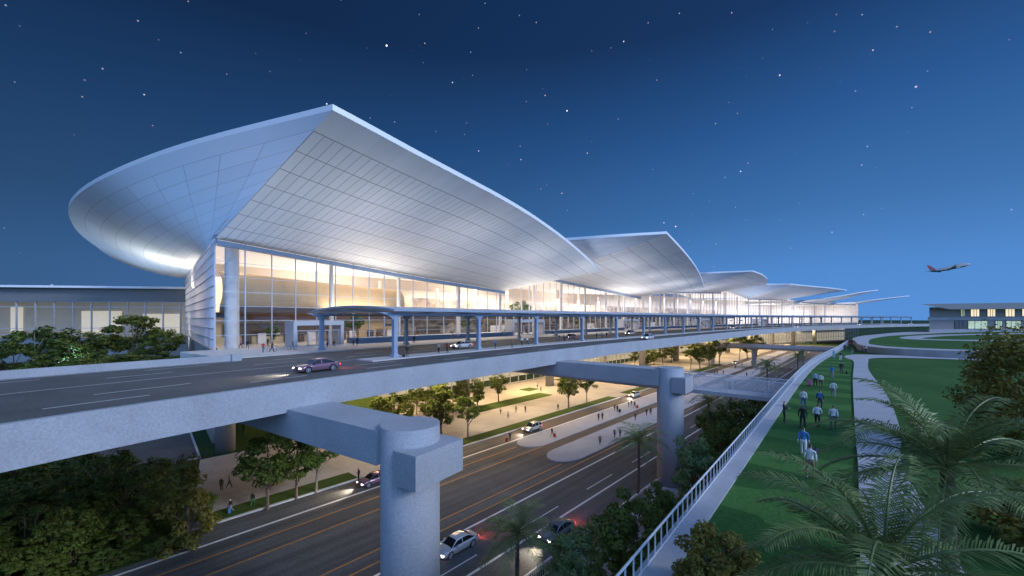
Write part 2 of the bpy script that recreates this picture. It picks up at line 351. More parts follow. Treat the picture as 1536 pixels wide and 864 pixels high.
# planted bank rising from the plaza to the terminal and to the left of it
def hgt(x, y, d0, d1, h): return h
b = MB(); nx, ny = 46, 30
grid = []
for j in range(ny + 1):
    row = []
    for i in range(nx + 1):
        u, v = i / nx, j / ny
        # front line: plaza edge then along the side road, back line far behind
        fx = -150 + u * 118
        fy = 93 if fx < -66 else (93 + (fx + 66) / 14 * (69.0 - 93) if fx < -52 else 69.0 + (fx + 52) * 1.02)
        y = fy + v * (150 - fy) if fx < -52 else fy + v * 24
        t = (y - fy) / 12.0; t = max(0, min(1, t)); t = t * t * (3 - 2 * t)
        z = -.1 + t * 9.5 + (R.random() - .5) * .5 * min(1, t * 4)
        row.append(b.vert((fx, y, z)))
    grid.append(row)
for j in range(ny):
    for i in range(nx): b.face((grid[j][i], grid[j][i + 1], grid[j + 1][i + 1], grid[j + 1][i]))
b.build('planted_bank', MT['cover'], smooth=True, kind='structure')
# forest floor left of the road
b = MB(); b.prism([(-140, 20), tuple(rw(-20, -51.3).xy), tuple(rw(8.6, -51.3).xy), tuple(G(302, 690, 0).xy), (-60, 57), (-140, 56)], -.02, .06); b.build('planting_bed', MT['cover'], kind='structure')

# ================================================================== raised garden on the right
ZG = 15.0
RL = [(-7, -3), (-4, 2), (3.5, 11.2), (9.5, 18.5), (37.4, 52), (56, 73), (80, 98), (108, 128)]
RC = Curve(RL)
plat = [tuple(p.xy) for p in RC.line(0, RC.len, .45, 0, 6)] + [(150, 168), (210, 206), (420, 270), (420, -40), (0, -40)]
b = MB(); b.prism(plat, -.02, ZG, 0, 1); b.build('raised_lawn', [MT['grass'], MT['conc']], kind='structure')
b = MB()
A = RC.line(0, RC.len, .5, ZG + .12, 5); B = RC.line(0, RC.len, -.42, ZG + .12, 5); b.strip(A, B, flip=True)
b.strip([Vector((p.x, p.y, ZG - .3)) for p in A], A, flip=True); b.strip([Vector((p.x, p.y, ZG - .05)) for p in B], B)
b.build('walkway_edge', MT['path'], kind='structure')
lr = [(-2, -8), (5, 5.9), (10, 11.7), (18.3, 21.5), (25, 29.4), (44, 52), (62, 73), (80, 94.5), (103, 121)]
b = MB(); LR = catmull(lr, 8); RS = [RC.at(RC.len * k / (len(LR) - 1), -.3) for k in range(len(LR))]
b.strip([Vector((p.x, p.y, ZG + .03)) for p in RS], [Vector((p.x, p.y, ZG + .03)) for p in LR], flip=True)
b.build('lawn_walk', MT['grass_b'], kind='structure')
b = MB(); outer = catmull([(-1.5, -8), (5.2, 5.9), (10.2, 11.7), (18.6, 21.5), (25.2, 29.4), (44.3, 52), (62.3, 73), (66.5, 79.8), (71, 84.8), (76, 86.6), (84, 83.4), (93, 77.6), (120, 62), (190, 26)], 10)
inner = catmull([(2.5, -8), (9, 5.9), (13.5, 11.7), (21, 21.5), (27.2, 28), (38, 40.5), (54, 60.5), (65.5, 73.5), (69.5, 77.6), (74, 79.4), (80, 78.4), (90, 73.2), (118, 57.5), (188, 22)], 10)
b.strip([Vector((p.x, p.y, ZG + .10)) for p in outer], [Vector((p.x, p.y, ZG + .10)) for p in inner], flip=True)
b.strip([Vector((p.x, p.y, ZG - .05)) for p in outer], [Vector((p.x, p.y, ZG + .10)) for p in outer], flip=True)
b.build('curved_path', MT['path'], kind='structure')
up = [tuple(p) for p in catmull([(170, 46), (130, 68), (98, 73.5), (82.5, 84.5), (84, 96), (97, 113), (112, 131), (141, 156), (205, 195), (330, 222)], 8)] + [(400, 222), (400, 0)]
b = MB(); b.prism(up, 14.9, 16.5, 0, 1); b.build('upper_terrace', [MT['path'], MT['conc_dk']], kind='structure')
inn = [tuple(p) for p in catmull([(172, 56), (132, 74), (100, 79), (87, 88), (88.5, 98), (96, 107.5), (116, 128), (149, 152), (220, 186), (332, 208)], 8)] + [(390, 208), (390, 8)]
b = MB(); b.prism(inn, 16.4, 16.54); b.build('upper_lawn', MT['grass'], kind='structure')
b = MB(); A = catmull([(150, 118), (134, 118), (128, 124), (140, 134), (170, 150), (240, 172)], 8); B = catmull([(150, 112), (130, 112), (121, 122), (134, 137), (166, 155), (236, 178)], 8)
b.strip([Vector((p.x, p.y, 16.56)) for p in A], [Vector((p.x, p.y, 16.56)) for p in B], flip=True); b.build('garden_path', MT['path'], kind='structure')

# railing along the garden's edge
rt = empty('metal_railing', RC.at(0, .3, ZG + .1), label='long white metal railing with thin uprights along the edge of the lawn walk', cat='railing')
ro = Vector(rt.location)
def rel(pts, o): return [Vector(p) - o for p in pts]
b = MB(); b.tube(rel(RC.line(0, RC.len, .3, ZG + .97, 2.5), ro), .04, 8); b.build('top_rail', MT['metal_w'], rt, smooth=True)
b = MB(); b.tube(rel(RC.line(0, RC.len, .3, ZG + .2, 2.5), ro), .03, 6); b.build('bottom_rail', MT['metal_w'], rt, smooth=True)
s = 8.0; k = 0; far = MB(); pm = None
while s < RC.len:
    p = RC.at(s, .3, 0)
    if k < 98:
        if pm is None: m_ = MB(); m_.box((0, 0, .435), (.038, .038, .87), 0); pm = m_.mesh('post', MT['metal_w'])
        o = link('post', pm, rt, (p.x - ro.x, p.y - ro.y, 0)); o.rotation_euler.z = math.atan2(*RC.dir(s).yx)
    else: far.box((p.x - ro.x, p.y - ro.y, .435), (.038, .038, .87), 0)
    s += .6; k += 1
far.build('post', MT['metal_w'], rt, kind='stuff')
# white fence beside the road, at the foot of the garden
b0 = rw(20, -21.8, 0); rt = empty('road_fence', b0, label='low white mesh fence beside the road under the shrubs', cat='fence')
b = MB()
for z in (.12, 1.15): b.tube([rw(v, -21.8, z) - b0 for v in range(20, 150, 5)], .04, 6)
b.build('rail', MT['metal_w'], rt)
pm = MB(); pm.box((0, 0, .62), (.09, .09, 1.24)); pm = pm.mesh('post', MT['metal_w'])
for v in range(20, 146, 3): o = link('post', pm, rt, rw(v, -21.8) - b0)
b = MB(); v = 20.2
while v < 146: p = rw(v, -21.8, .63) - b0; b.box(p, (.03, .03, 1.0)); v += .3
b.build('bar_infill', MT['metal_w'], rt)
b = MB(); rquad(b, -10, 160, -21.6, -17.5, .03); b.build('footpath', MT['path'], kind='structure')
b = MB(); A = [rw(v, -17.5, .02) for v in range(-10, 165, 5)]; B = [rw(v, -7.2, 5.0 + 1.2 * math.sin(v * .4)) for v in range(-10, 165, 5)]; b.strip(A, B, flip=True); b.build('planted_slope', MT['cover'], kind='structure', smooth=True)

# ================================================================== viaduct
VS0, VS1 = 0.0, VC.len - 2
sAside = VC.s_px(341, 34, lo=20)            # where the sidewalk begins
sEnd = fac(1287)                            # far end of the terminal
sCan = VC.s_px(1346, 30, lo=60)             # far end of the canopy
def rear(s):                                # rear edge of the deck
    return 31.0 if s < sAside else 54.3
va = empty('viaduct', VC.at(60, 0, 0), label='pale blue concrete viaduct carrying the upper road past the terminal', cat='viaduct'); vo = Vector(va.location)
def vrel(L): return [p - vo for p in L]
b = MB()
top, bot = ZD + .82, ZD - 1.5
L = lambda t, z: vrel(VC.line(VS0, VS1, t, z, 3))
b.strip(L(0, bot), L(0, top)); b.strip(L(0, top), L(.45, top)); b.strip(L(.45, top), L(.45, ZD)); b.strip(L(.9, bot), L(0, bot))
b.build('edge_girder', MT['conc'], va)
b = MB(); zb = ZD - 1.35
b.strip(L(31, zb), L(.9, zb)); 
sL = vrel(VC.line(sAside, sEnd + 60, 54, zb, 3)); b.strip(sL, vrel(VC.line(sAside, sEnd + 60, 31, zb, 3)))
b.build('deck_slab', MT['conc_dk'], va)
b = MB(); n0, n1 = VS0, sAside
def seg(t, z): return vrel(VC.line(n0, n1, t, z, 3))
b.strip(seg(31, ZD), seg(31, ZD + .85)); b.strip(seg(31, ZD + .85), seg(31.5, ZD + .85)); b.strip(seg(31.5, ZD + .85), seg(31.5, zb - .3)); b.strip(seg(31.5, zb - .3), seg(31, zb - .3)) 
e = VC.at(n1, 31, 0) - vo; b.box((e.x, e.y, ZD + .42), (1.2, .7, 1.0), math.atan2(*VC.dir(n1).yx)); b.build('rear_parapet', MT['conc'], va)
b = MB(); A = VC.at(sAside, 31.0, ZD) - vo; B_ = VC.at(sAside, 54, ZD) - vo; dn = Vector((0, 0, -1.8))
b.quad(A, B_, B_ + dn, A + dn); b.build('end_wall', MT['conc'], va)
# road, island and pavement on top
b = MB(); b.strip(VC.line(VS0, VS1, .45, ZD, 3), VC.line(VS0, VS1, 31.0, ZD, 3)); b.strip(VC.line(sAside, VS1, 31.0, ZD, 3), VC.line(sAside, VS1, 35.0, ZD, 3)); b.build('departures_road', MT['asphalt'], kind='structure')
sI = VC.s_px(545, 16.5, lo=20)
T0, T1 = 14.3, 18.2
b = MB(); Li = lambda t, z: VC.line(sI, sCan + 20, t, z, 3)
b.strip(Li(T0, ZD), Li(T0, ZD + .16)); b.strip(Li(T0, ZD + .16), Li(T1, ZD + .16)); b.strip(Li(T1, ZD + .16), Li(T1, ZD))
b.quad(VC.at(sI, T0, ZD), VC.at(sI, T0, ZD + .16), VC.at(sI, T1, ZD + .16), VC.at(sI, T1, ZD)); b.build('pavement_island', MT['sidewalk'], kind='structure')
tw0 = lambda s: 34.5 + 1.2 * min(1, max(0, (s - sAside) / 60))
b = MB(); Lw = lambda t, z: VC.line(sAside, sEnd + 40, t, z, 3)
b.strip(Lw(tw0, ZD), Lw(tw0, ZD + .16)); b.strip(Lw(tw0, ZD + .16), Lw(53.9, ZD + .16)); b.quad(VC.at(sAside, 34.5, ZD + .16), VC.at(sAside, 34.5, ZD - .6), VC.at(sAside, 53.9, ZD - .6), VC.at(sAside, 53.9, ZD + .16))
b.build('sidewalk', MT['sidewalk'], kind='structure')
b = MB(); z = ZD + .006
def dash(t, s0, s1, on, off, w=.16):
    s = s0
    while s < s1:
        b.strip(VC.line(s, s + on, t - w / 2, z, 2), VC.line(s, s + on, t + w / 2, z, 2)); s += on + off
dash(4.6, 2, 300, 5, 7); dash(8.6, 6, 300, 5, 7); dash(23.5, 0, 300, 5, 7); dash(28.0, 4, 300, 5, 7); dash(12.6, 0, sI, 6, 5)
b.strip(VC.line(VS0, VS1, 1.0, z, 3), VC.line(VS0, VS1, 1.15, z, 3)); b.strip(VC.line(VS0, sI + 3, 18.9, z, 3), VC.line(VS0, sI + 3, 19.05, z, 3))
b.strip(VC.line(VS0, sAside, 30.2, z, 3), VC.line(VS0, sAside, 30.35, z, 3))
b.build('road_marking', MT['white'], kind='structure')

# round piers with their cross beams on the outer side
def pier(cx, cy, r, ztop, nm):
    sN = min(range(0, 2000), key=lambda k: (VC.at(k * .1) - Vector((cx, cy))).length) * .1
    ax = (Vector((cx, cy)) - VC.at(sN)).normalized(); bp = Vector((-ax.y, ax.x)); rz = math.atan2(ax.y, ax.x)
    if bp.y < 0: bp = -bp
    pr = empty('pier', (cx - vo.x, cy - vo.y, 0)); pr.parent = va; pr.location = (cx - vo.x, cy - vo.y, 0)
    m = MB(); m.tube([(0, 0, -.1), (0, 0, 6), (0, 0, ztop)], r, 48); o = m.build('column', MT['conc'], pr)
    o.data.polygons.foreach_set('use_smooth', [len(p.vertices) == 4 for p in o.data.polygons])
    dist = (Vector((cx, cy)) - VC.at(sN)).length
    m = MB(); hw = r * .97; Lb = dist + 9
    c0 = -ax * (Lb / 2 + r * .55); m.box((c0.x, c0.y, ztop - 1.36), (Lb - r * .1, 2 * hw, 2.25), rz); m.build('cross_beam', MT['conc'], pr)
    m = MB(); c1 = ax * (r * .92); m.box((c1.x, c1.y, ztop - 2.15), (r * 1.02, 2 * r * 1.10, 2.1), rz); m.build('end_block', MT['conc'], pr)
    return pr
pier(-6.75, 26.6, 1.92, ZD - 1.0, 1); pier(22.0, 55.6, 1.75, ZD - .85, 2)
# rear columns below the deck
for k in range(12):
    for t in (42.0,):
        s_ = 66 + k * 36
        p = VC.at(s_, t, 0) - vo
        if k == 0: p = G(338, 676.5, 0) - vo
        if s_ > sEnd + 50: continue
        m = MB(); m.tube([(0, 0, -.05), (0, 0, ZD - 2.6), (0, 0, ZD - 1.36)], [1.45, 1.45, 1.45], 32); o = m.build('column', MT['conc'], va, smooth=True); o.location = p
for s_, t in ((sEnd + 70, 6), (sEnd + 110, 6), (sEnd + 150, 6)):
    p = VC.at(s_, t, 0) - vo; m = MB(); m.box((0, 0, 7.8), (3.5, 2.5, 15.7), math.atan2(*VC.dir(s_).yx)); o = m.build('column', MT['conc'], va); o.location = p
# fluorescent strips below the deck
lampm = M('under_deck_lamp', (.9, .85, .7), var=0, emit=(1, .78, .45), estr=6)
for k in range(15):
    s_ = 78 + k * 27
    for t in (24.0, 44.0):
        p = VC.at(s_, t, ZD - 1.55) - vo; m = MB(); m.box((0, 0, 0), (2.4, .5, .16), math.atan2(*VC.dir(s_).yx)); o = m.build('lamp', lampm, va); o.location = p

p = G(790, 590, 0) - vo; m = MB(); m.tube([(0, 0, ZD - 1.62), (0, 0, ZD - 1.35)], .6, 20); o = m.build('lamp', lampm, va); o.location = (p.x, p.y, 0)
# ================================================================== canopy over the upper road
ca = empty('canopy', VC.at(sI, 27, ZD), label='blue grey steel canopy on two rows of slim posts along the terminal kerb', cat='canopy'); co = Vector(ca.location)
ZC = ZD + 7.0
TFp, TRp = 16.3, 38.0
sP0 = VC.s_px(592, TFp, lo=20); bay = 18.2
nb = int((sCan - sP0) / bay)
prof = []
for k in range(13):
    u = k / 12; prof.append((TFp - 1.6 + u * (TRp - TFp + 3.2), .75 * math.sin(math.pi * u) ** .8))
b = MB(); s0, s1 = sP0 - 1.2, sP0 + nb * bay + 2
rows = [[p - co for p in VC.line(s0, s1, t, ZC + h, 4)] for t, h in prof]
rows2 = [[p + Vector((0, 0, .28)) for p in r] for r in rows]
for k in range(12): b.strip(rows[k + 1], rows[k]); b.strip(rows2[k], rows2[k + 1])
b.strip(rows[0], rows2[0]); b.strip(rows2[12], rows[12])
for j in (0, -1):
    for k in range(12): b.quad(rows[k][j], rows[k + 1][j], rows2[k + 1][j], rows2[k][j])
b.build('canopy_roof', MT['metal_b'], ca)
b = MB()
for t in (TFp, TRp):
    A = [p - co for p in VC.line(s0, s1, t - .15, ZC - .62, 4)]; B = [p - co for p in VC.line(s0, s1, t + .15, ZC - .62, 4)]; u = Vector((0, 0, .35))
    b.strip(A, [p + u for p in A]); b.strip([p + u for p in B], B); b.strip(B, A); b.strip([p + u for p in A], [p + u for p in B])
b.build('edge_beam', MT['metal_b'], ca)
pmesh = MB(); pmesh.box((0, 0, .25), (.95, .95, .5)); pmesh.box((0, 0, 3.2), (.62, .62, 6.4)); pm = pmesh.mesh('post', MT['metal_b'])
arm = MB()
for sx in (-1, 1):
    prev = None
    for k in range(7):
        u = k / 6; q = (sx * (.3 + 2.3 * u * u), 5.2 + 1.5 * u ** .8)
        if prev: arm.quad((prev[0], -.22, prev[1]), (q[0], -.22, q[1]), (q[0], -.22, 6.75), (prev[0], -.22, 6.75)); arm.quad((prev[0], .22, prev[1]), (prev[0], .22, 6.75), (q[0], .22, 6.75), (q[0], .22, q[1])); arm.quad((prev[0], -.22, prev[1]), (prev[0], .22, prev[1]), (q[0], .22, q[1]), (q[0], -.22, q[1]))
        prev = q
am = arm.mesh('bracket', MT['metal_b'])
for k in range(nb + 1):
    s_ = sP0 + k * bay
    for t in (TFp, TRp):
        p = VC.at(s_, t, ZD + .1) - co; o = link('post', pm, ca, p); rz = math.atan2(*VC.dir(s_).yx); o.rotation_euler.z = rz
        link('bracket', am, o)
    # ribs crossing the canopy
    m = MB(); A = VC.at(s_, TFp, ZC - .35) - co; B = VC.at(s_, TRp, ZC - .35) - co
    if k < 30: m.tube([A, (A + B) / 2 + Vector((0, 0, .72)), B], .16, 6); m.build('rib', MT['metal_b'], ca)
# ================================================================== terminal
sA = fac(322)
cA = VC.at(sA, TF)
te = empty('terminal_building', (cA.x, cA.y, 0), label='large glass airport terminal with overlapping pointed white roofs glowing from inside', cat='terminal'); to = Vector(te.location)
def trel(L): return [p - to for p in L]
# the roofs, given by the photo columns of their corners; depth comes from how far they overhang the front
def fz(px, py):
    s_ = fac(px); q = VC.at(s_, TF); return Vector((q.x, q.y, CH - (py - HZ) / F * q.y)), s_
def ov(px, py, t):
    s_ = VC.s_px(px, t, lo=5); q = VC.at(s_, t); return Vector((q.x, q.y, CH - (py - HZ) / F * q.y))
eD = Vector((-.669, .744, 0))                # direction of the end wall
MODS = [
 dict(C=(322, 358), B=(755, 436), edge=[(499, 156, 17), (540, 178, 17.0), (580, 200, 17.1), (620, 222, 17.3), (663, 245, 17.7), (710, 270, 18.3), (755, 294.5, 19.2), (800, 322, 20.7), (843, 353, 23), (875, 380, 26), (900, 404, 30)],
      left=[(-25 - 23, 62, 51), (-66, 70, 50.6), (-82, 78, 49.7), (-94, 85.5, 48.8), (-102.5, 92.5, 47.8), (-112, 103, 46.2), (-119.6, 114.5, 44.2), (-123.5, 124, 41.8), (-123, 132, 39.6), (-119, 139, 37.9)], D=(-116, 142, 37.4), lv=[(400, 178), (300, 205)]),
 dict(C=(818, 415), B=(960, 445), edge=[(1000, 347, 9), (1030, 380, 10), (1048, 406, 15), (1056, 428, 23), (1055, 432, 30)], left=None, lp=[(922, 351.5, 20), (846, 357, 34), (760, 362, 50)]),
 dict(C=None, B=(1080, 438), edge=[(1129, 405.5, 12), (1143, 411, 14), (1151, 418, 20), (1150, 425, 28)], left=None, lp=[(1090, 407, 22), (1053, 408.5, 32), (1010, 410, 50)]),
 dict(C=None, B=(1180, 449), edge=[(1186, 425.5, 26), (1215, 428.5, 24), (1246, 431.5, 24), (1270, 434.5, 26)], left=None, lp=[(1160, 425.5, 34), (1110, 426, 48)]),
 dict(C=(1196, 452), B=(1240, 455), edge=[(1236, 447, 34), (1268, 442, 26), (1294, 437.5, 22), (1317, 434.5, 20)], left=None, lp=[(1210, 450, 44), (1190, 455, 52)]),
 dict(C=(1250, 455), B=(1282, 456.5), edge=[(1282, 453, 40), (1312, 449, 30), (1343, 445.5, 25), (1364, 443.3, 23)], left=None, lp=[(1258, 454, 46), (1243, 457, 52)]),
]
sC0 = sA
walltop = []                                 # (s, z) of the top of the glass front
def lerp(a, b, t): return a + (b - a) * t
def resample(P, n):
    P = [Vector(p) for p in P]; L = [0]
    for a, b in zip(P, P[1:]): L.append(L[-1] + (b - a).length)
    out = []
    for k in range(n + 1):
        d = L[-1] * k / n; i = 0
        while i < len(P) - 2 and L[i + 1] < d: i += 1
        out.append(P[i].lerp(P[i + 1], (d - L[i]) / max(1e-9, L[i + 1] - L[i])))
    return out
def cat3(P, n=10):
    P = [Vector(p) for p in P]; out = []
    for i in range(len(P) - 1):
        p0 = P[max(i - 1, 0)]; p1 = P[i]; p2 = P[i + 1]; p3 = P[min(i + 2, len(P) - 1)]
        for k in range(n):
            t = k / n; out.append(.5 * ((2 * p1) + (p2 - p0) * t + (2 * p0 - 5 * p1 + 4 * p2 - p3) * t * t + (3 * p1 - p0 - 3 * p2 + p3) * t ** 3))
    out.append(P[-1]); return out
roofs = []
for mi, md in enumerate(MODS):
    if md['C']: Cp, sC = fz(*md['C'])
    else:
        sC = sC0 + 107.0 * mi; q = VC.at(sC, TF); Cp = Vector((q.x, q.y, [0, 0, 39.0, 38.5, 38.0, 38.0][mi]))
    Bp, sB = fz(*md['B'])
    if sB < sC + 12: sB = sC + 40; q = VC.at(sB, TF); Bp = Vector((q.x, q.y, Bp.z))
    fh = .8 if mi < 2 else .7; dn = Vector((0, 0, -fh)); edge = cat3([ov(*e) + dn for e in md['edge']], 8); edge = resample(edge, 48)
    wall = [VC.at(lerp(sC, sB, k / 48), TF, lerp(Cp.z, Bp.z, (k / 48) ** .97)) for k in range(49)]
    rf = empty('roof', (0, 0, 0)); rf.parent = te
    top = Vector((0, 0, 1.0)); NV = 10
    # front soffit: from the wall (v=0) to the edge (v=1), slightly hollow
    def soff(mb, W, E, sag, mi_=0, flip=False, dz=0., ulen=1.):
        n = len(W) - 1; idx = []
        for k in range(n + 1):
            row = []
            for j in range(NV + 1):
                v = j / NV; p = W[k].lerp(E[k], v); p.z += dz - sag * math.sin(math.pi * v) * math.sin(math.pi * min(k / n, 1 - k / n)) ** .5; row.append(mb.vert(p - to))
            idx.append(row)
        for k in range(n):
            for j in range(NV):
                f = (idx[k][j], idx[k + 1][j], idx[k + 1][j + 1], idx[k][j + 1]); uv = ((k / n * ulen, j / NV), ((k + 1) / n * ulen, j / NV), ((k + 1) / n * ulen, (j + 1) / NV), (k / n * ulen, (j + 1) / NV))
                if flip: f = f[::-1]; uv = uv[::-1]
                mb.face(f, mi_, uv)
    b = MB(); soff(b, wall, edge, .5); b.build('front_soffit', MT['soffit1'] if mi == 0 else MT['soffit2'], rf, smooth=True)
    # end soffit: from the end wall to the long rounded end edge
    if md['left']:
        lpts = [edge[0]] + [Vector(p) + dn * (1 if k < 6 else .5) for k, p in enumerate(md['left'])] + [Vector(md['D'])]; Dp = Vector(md['D'])
    else:
        lpts = [edge[0]] + [ov(*p) + dn for p in md['lp']]
        last = lpts[-1]; Dp = Vector((Cp.x, Cp.y, Cp.z)) + eD * 70
        dd = Vector((Cp.x, Cp.y, 0)) + eD * 70
        if mi < 3: lpts += [Vector((lerp(last.x, dd.x - 8, .5), lerp(last.y, dd.y, .5), last.z - 3)), Vector((dd.x - 4, dd.y, Cp.z + .3))]
        else: lpts += [Vector((lerp(last.x, dd.x, .5), lerp(last.y, dd.y, .5), last.z + 0.4)), Vector((dd.x, dd.y, last.z))]
    le = resample(cat3(lpts, 10), 60)
    lw = [Cp.lerp(Dp, (k / 60) ** 1.15) for k in range(61)]
    b = MB(); soff(b, lw, le, 1.4 if mi == 0 else .5, flip=True); b.build('end_soffit', MT['soffitL'], rf, smooth=True)
    # fascia round the edges, white on the front, and the roof skin
    b = MB(); U = Vector((0, 0, fh))
    E = [p - to for p in edge]; b.strip(E, [p + U for p in E]); Ll = [p - to for p in le]; b.strip([p + U for p in Ll], Ll)
    tail = resample([wall[-1], edge[-1]], 8); Tl = [p - to for p in tail]; b.strip(Tl, [p + U for p in Tl])
    b.build('fascia', MT['fascia'], rf)
    b = MB(); soff(b, wall, edge, .3, flip=True, dz=fh); soff(b, lw, le, .8, dz=fh); b.build('roof_skin', MT['rooftop'], rf, smooth=True)
    # tail soffit between the low corner and the tip is closed by the front soffit itself; gutter along the wall head
    b = MB(); g0 = [VC.at(lerp(sC, sB, k / 24), TF - .9, lerp(Cp.z, Bp.z, (k / 24) ** .97) - .25) - to for k in range(25)]; g1 = [p + Vector((0, 0, -.9)) for p in g0]
    g2 = [VC.at(lerp(sC, sB, k / 24), TF + .2, lerp(Cp.z, Bp.z, (k / 24) ** .97) - 1.15) - to for k in range(25)]
    b.strip(g1, g0); b.strip(g2, g1); b.build('gutter', MT['metal_b'], rf)
    for k in range(0, 49, 4): walltop.append((lerp(sC, sB, k / 48), lerp(Cp.z, Bp.z, (k / 48) ** .97)))
    walltop.append((sB + .5, Bp.z + (2.5 if mi < 3 else .3)))
    roofs.append((Cp, sC, Bp, sB, Dp))
walltop.sort(); sF1 = sEnd
def ztop(s_):
    if s_ <= walltop[0][0]: return walltop[0][1]
    for (a, za), (c, zc) in zip(walltop, walltop[1:]):
        if s_ <= c: return lerp(za, zc, (s_ - a) / max(1e-6, c - a))
    return walltop[-1][1]
# glass front
b = MB(); n = int((sF1 - sA) / 2.1); S = [sA + (sF1 - sA) * k / n for k in range(n + 1)]
b.strip([VC.at(s_, TF, ZD + .16) - to for s_ in S], [VC.at(s_, TF, ztop(s_)) - to for s_ in S]); b.build('glass_front', MT['glass'], te)
b = MB()
for k, s_ in enumerate(S):
    if k % 2: continue
    q = VC.at(s_, TF); zt = ztop(s_); w = .07 if k % 2 else .15
    b.box((q.x - to.x, q.y - to.y, (ZD + zt) / 2), (w, .3, zt - ZD), math.atan2(*VC.dir(s_).yx))
for z in [ZD + 2.75 * q for q in range(1, 8)]:
    run = [s_ for s_ in S]
    for s0_, s1_ in zip(run, run[1:]):
        if min(ztop(s0_), ztop(s1_)) > z + .2:
            for dz in (.05,):
                a0 = VC.at(s0_, TF - .08, z - dz) - to; a1 = VC.at(s1_, TF - .08, z - dz) - to; u = Vector((0, 0, .085)); b.quad(a0, a1, a1 + u, a0 + u)
b.build('mullion_grid', MT['mull'], te)
# end wall of glass with a solid plinth
Dp = roofs[0][4]; endL = (Vector((Dp.x, Dp.y)) - cA).length; ed = (Vector((Dp.x, Dp.y)) - cA).normalized(); ed3 = Vector((ed.x, ed.y, 0))
e0 = Vector((cA.x, cA.y, 0)) - to
def ept(d, z, o=0.): 
    nn = Vector((-ed.y, ed.x, 0)); return e0 + ed3 * d + nn * o + Vector((0, 0, z))
zC = roofs[0][0].z
b = MB(); b.quad(ept(0, ZD + .1), ept(endL, ZD + .1), ept(endL, zC), ept(0, zC)); b.build('glass_end', MT['glass'], te)
b = MB()
for k in range(int(endL / 3) + 1): p = ept(k * 3, (ZD + zC) / 2); b.box(p, (.16, .3, zC - ZD), math.atan2(ed.y, ed.x))
for k in range(1, 11):
    z = ZD + k * 2.0; p = ept(endL / 2, z); b.box(p, (endL, .32, .14), math.atan2(ed.y, ed.x))
b.build('mullion_grid', MT['mull'], te)
b = MB(); p = ept(endL / 2, ZD / 2 + .05); b.box((p.x, p.y, p.z), (endL, .7, ZD + .1), math.atan2(ed.y, ed.x)); b.build('plinth_wall', MT['wallgrey'], te)
# interior: floor, mezzanine, back wall, ceiling, columns
TB = 40.0
def ip(s_, t, z): return VC.at(max(s_, sA + .45 + .215 * t), TF + t, z) - to
Si = [sA + (sF1 - sA) * k / 80 for k in range(81)]
def skew(s_, t):                              # keep the near end of each surface behind the glass end wall
    return s_
b = MB(); b.strip([ip(s_, .2, ZD + .12) for s_ in Si], [ip(s_, TB, ZD + .12) for s_ in Si]); b.strip([ip(s_, .3, ZD - .4) for s_ in Si], [ip(s_, .3, ZD + .12) for s_ in Si]); b.build('floor', MT['floor'], te)
b = MB(); b.strip([ip(s_, TB, ZD) for s_ in Si], [ip(s_, TB, 40) for s_ in Si]); b.build('back_wall', MT['cream'], te)
b = MB(); b.strip([ip(s_, TB, max(ztop(s_), 37) + .5) for s_ in Si], [ip(s_, .3, ztop(s_) + .1) for s_ in Si]); b.build('ceiling_added_glow', M('ceiling_added_glow', (.75, .7, .64), .7, var=.06, scale=.12, emit=(1, .86, .72), estr=.55), te)  # ceiling is given a glow of its own to brighten the hall
b = MB(); b.quad(ept(40, ZD + .1, -7), ept(endL, ZD + .1, -7), ept(endL, zC, -7), ept(40, zC, -7)); b.quad(ept(38, ZD + .12, -.4), ept(endL, ZD + .12, -.4), ept(endL, ZD + .12, -7.2), ept(38, ZD + .12, -7.2)); b.quad(ept(38, zC, -.4), ept(endL, zC, -.4), ept(endL, zC, -7.2), ept(38, zC, -7.2)); b.build('side_hall_wall', MT['cream'], te)
# far and near closing walls so no daylight leaks in
b = MB(); a0, a1 = ip(sF1, 0, ZD), ip(sF1, TB, ZD); u = Vector((0, 0, 22)); b.quad(a0, a1, a1 + u, a0 + u); b.build('end_wall', MT['cream'], te)
# mezzanine with a dark fascia and a beige rounded bulkhead above it in the first hall
b = MB(); s0_, s1_ = sA + 6, sA + 330
Sm = [s0_ + (s1_ - s0_) * k / 60 for k in range(61)]
b.strip([ip(s_, 13, ZD + 5.6) for s_ in Sm], [ip(s_, 13, ZD + 7.4) for s_ in Sm]); b.strip([ip(s_, 13, ZD + 7.4) for s_ in Sm], [ip(s_, TB, ZD + 7.4) for s_ in Sm]); b.strip([ip(s_, TB, ZD + 5.6) for s_ in Sm], [ip(s_, 13, ZD + 5.6) for s_ in Sm]); b.build('mezzanine', MT['brown'], te)
b = MB(); Sb = [sA + 3 + 42 * k / 20 for k in range(21)]; rows = []
for j in range(13):
    an = -.9 + 2.3 * j / 12; rows.append([ip(s_, 11.5 - 4.2 * math.cos(an) * (1 - .25 * k / 20), ZD + 11.8 - 1.6 * k / 20 + 4.0 * math.sin(an)) for k, s_ in enumerate(Sb)])
for j in range(12): b.strip(rows[j], rows[j + 1])
b.build('curved_bulkhead', MT['stone'], te, smooth=True)
b = MB(); b.strip([ip(s_, 9.2, ZD + 6.9) for s_ in Sb], [ip(s_, 8.8, ZD + 8.7) for s_ in Sb]); b.build('bulkhead_band', MT['brown'], te)
b = MB(); Sk = [sA + 5 + 30 * k / 8 for k in range(9)]; b.strip([ip(s_, 14.5, ZD + 2.0) for s_ in Sk], [ip(s_, 14.5, ZD + 4.6) for s_ in Sk]); b.build('wall_panel', MT['brown'], te)
b = MB(); b.strip([ip(s_, 15, ZD + .12) for s_ in Sb], [ip(s_, 15, ZD + 6) for s_ in Sb]); b.build('hall_wall', MT['stone'], te)
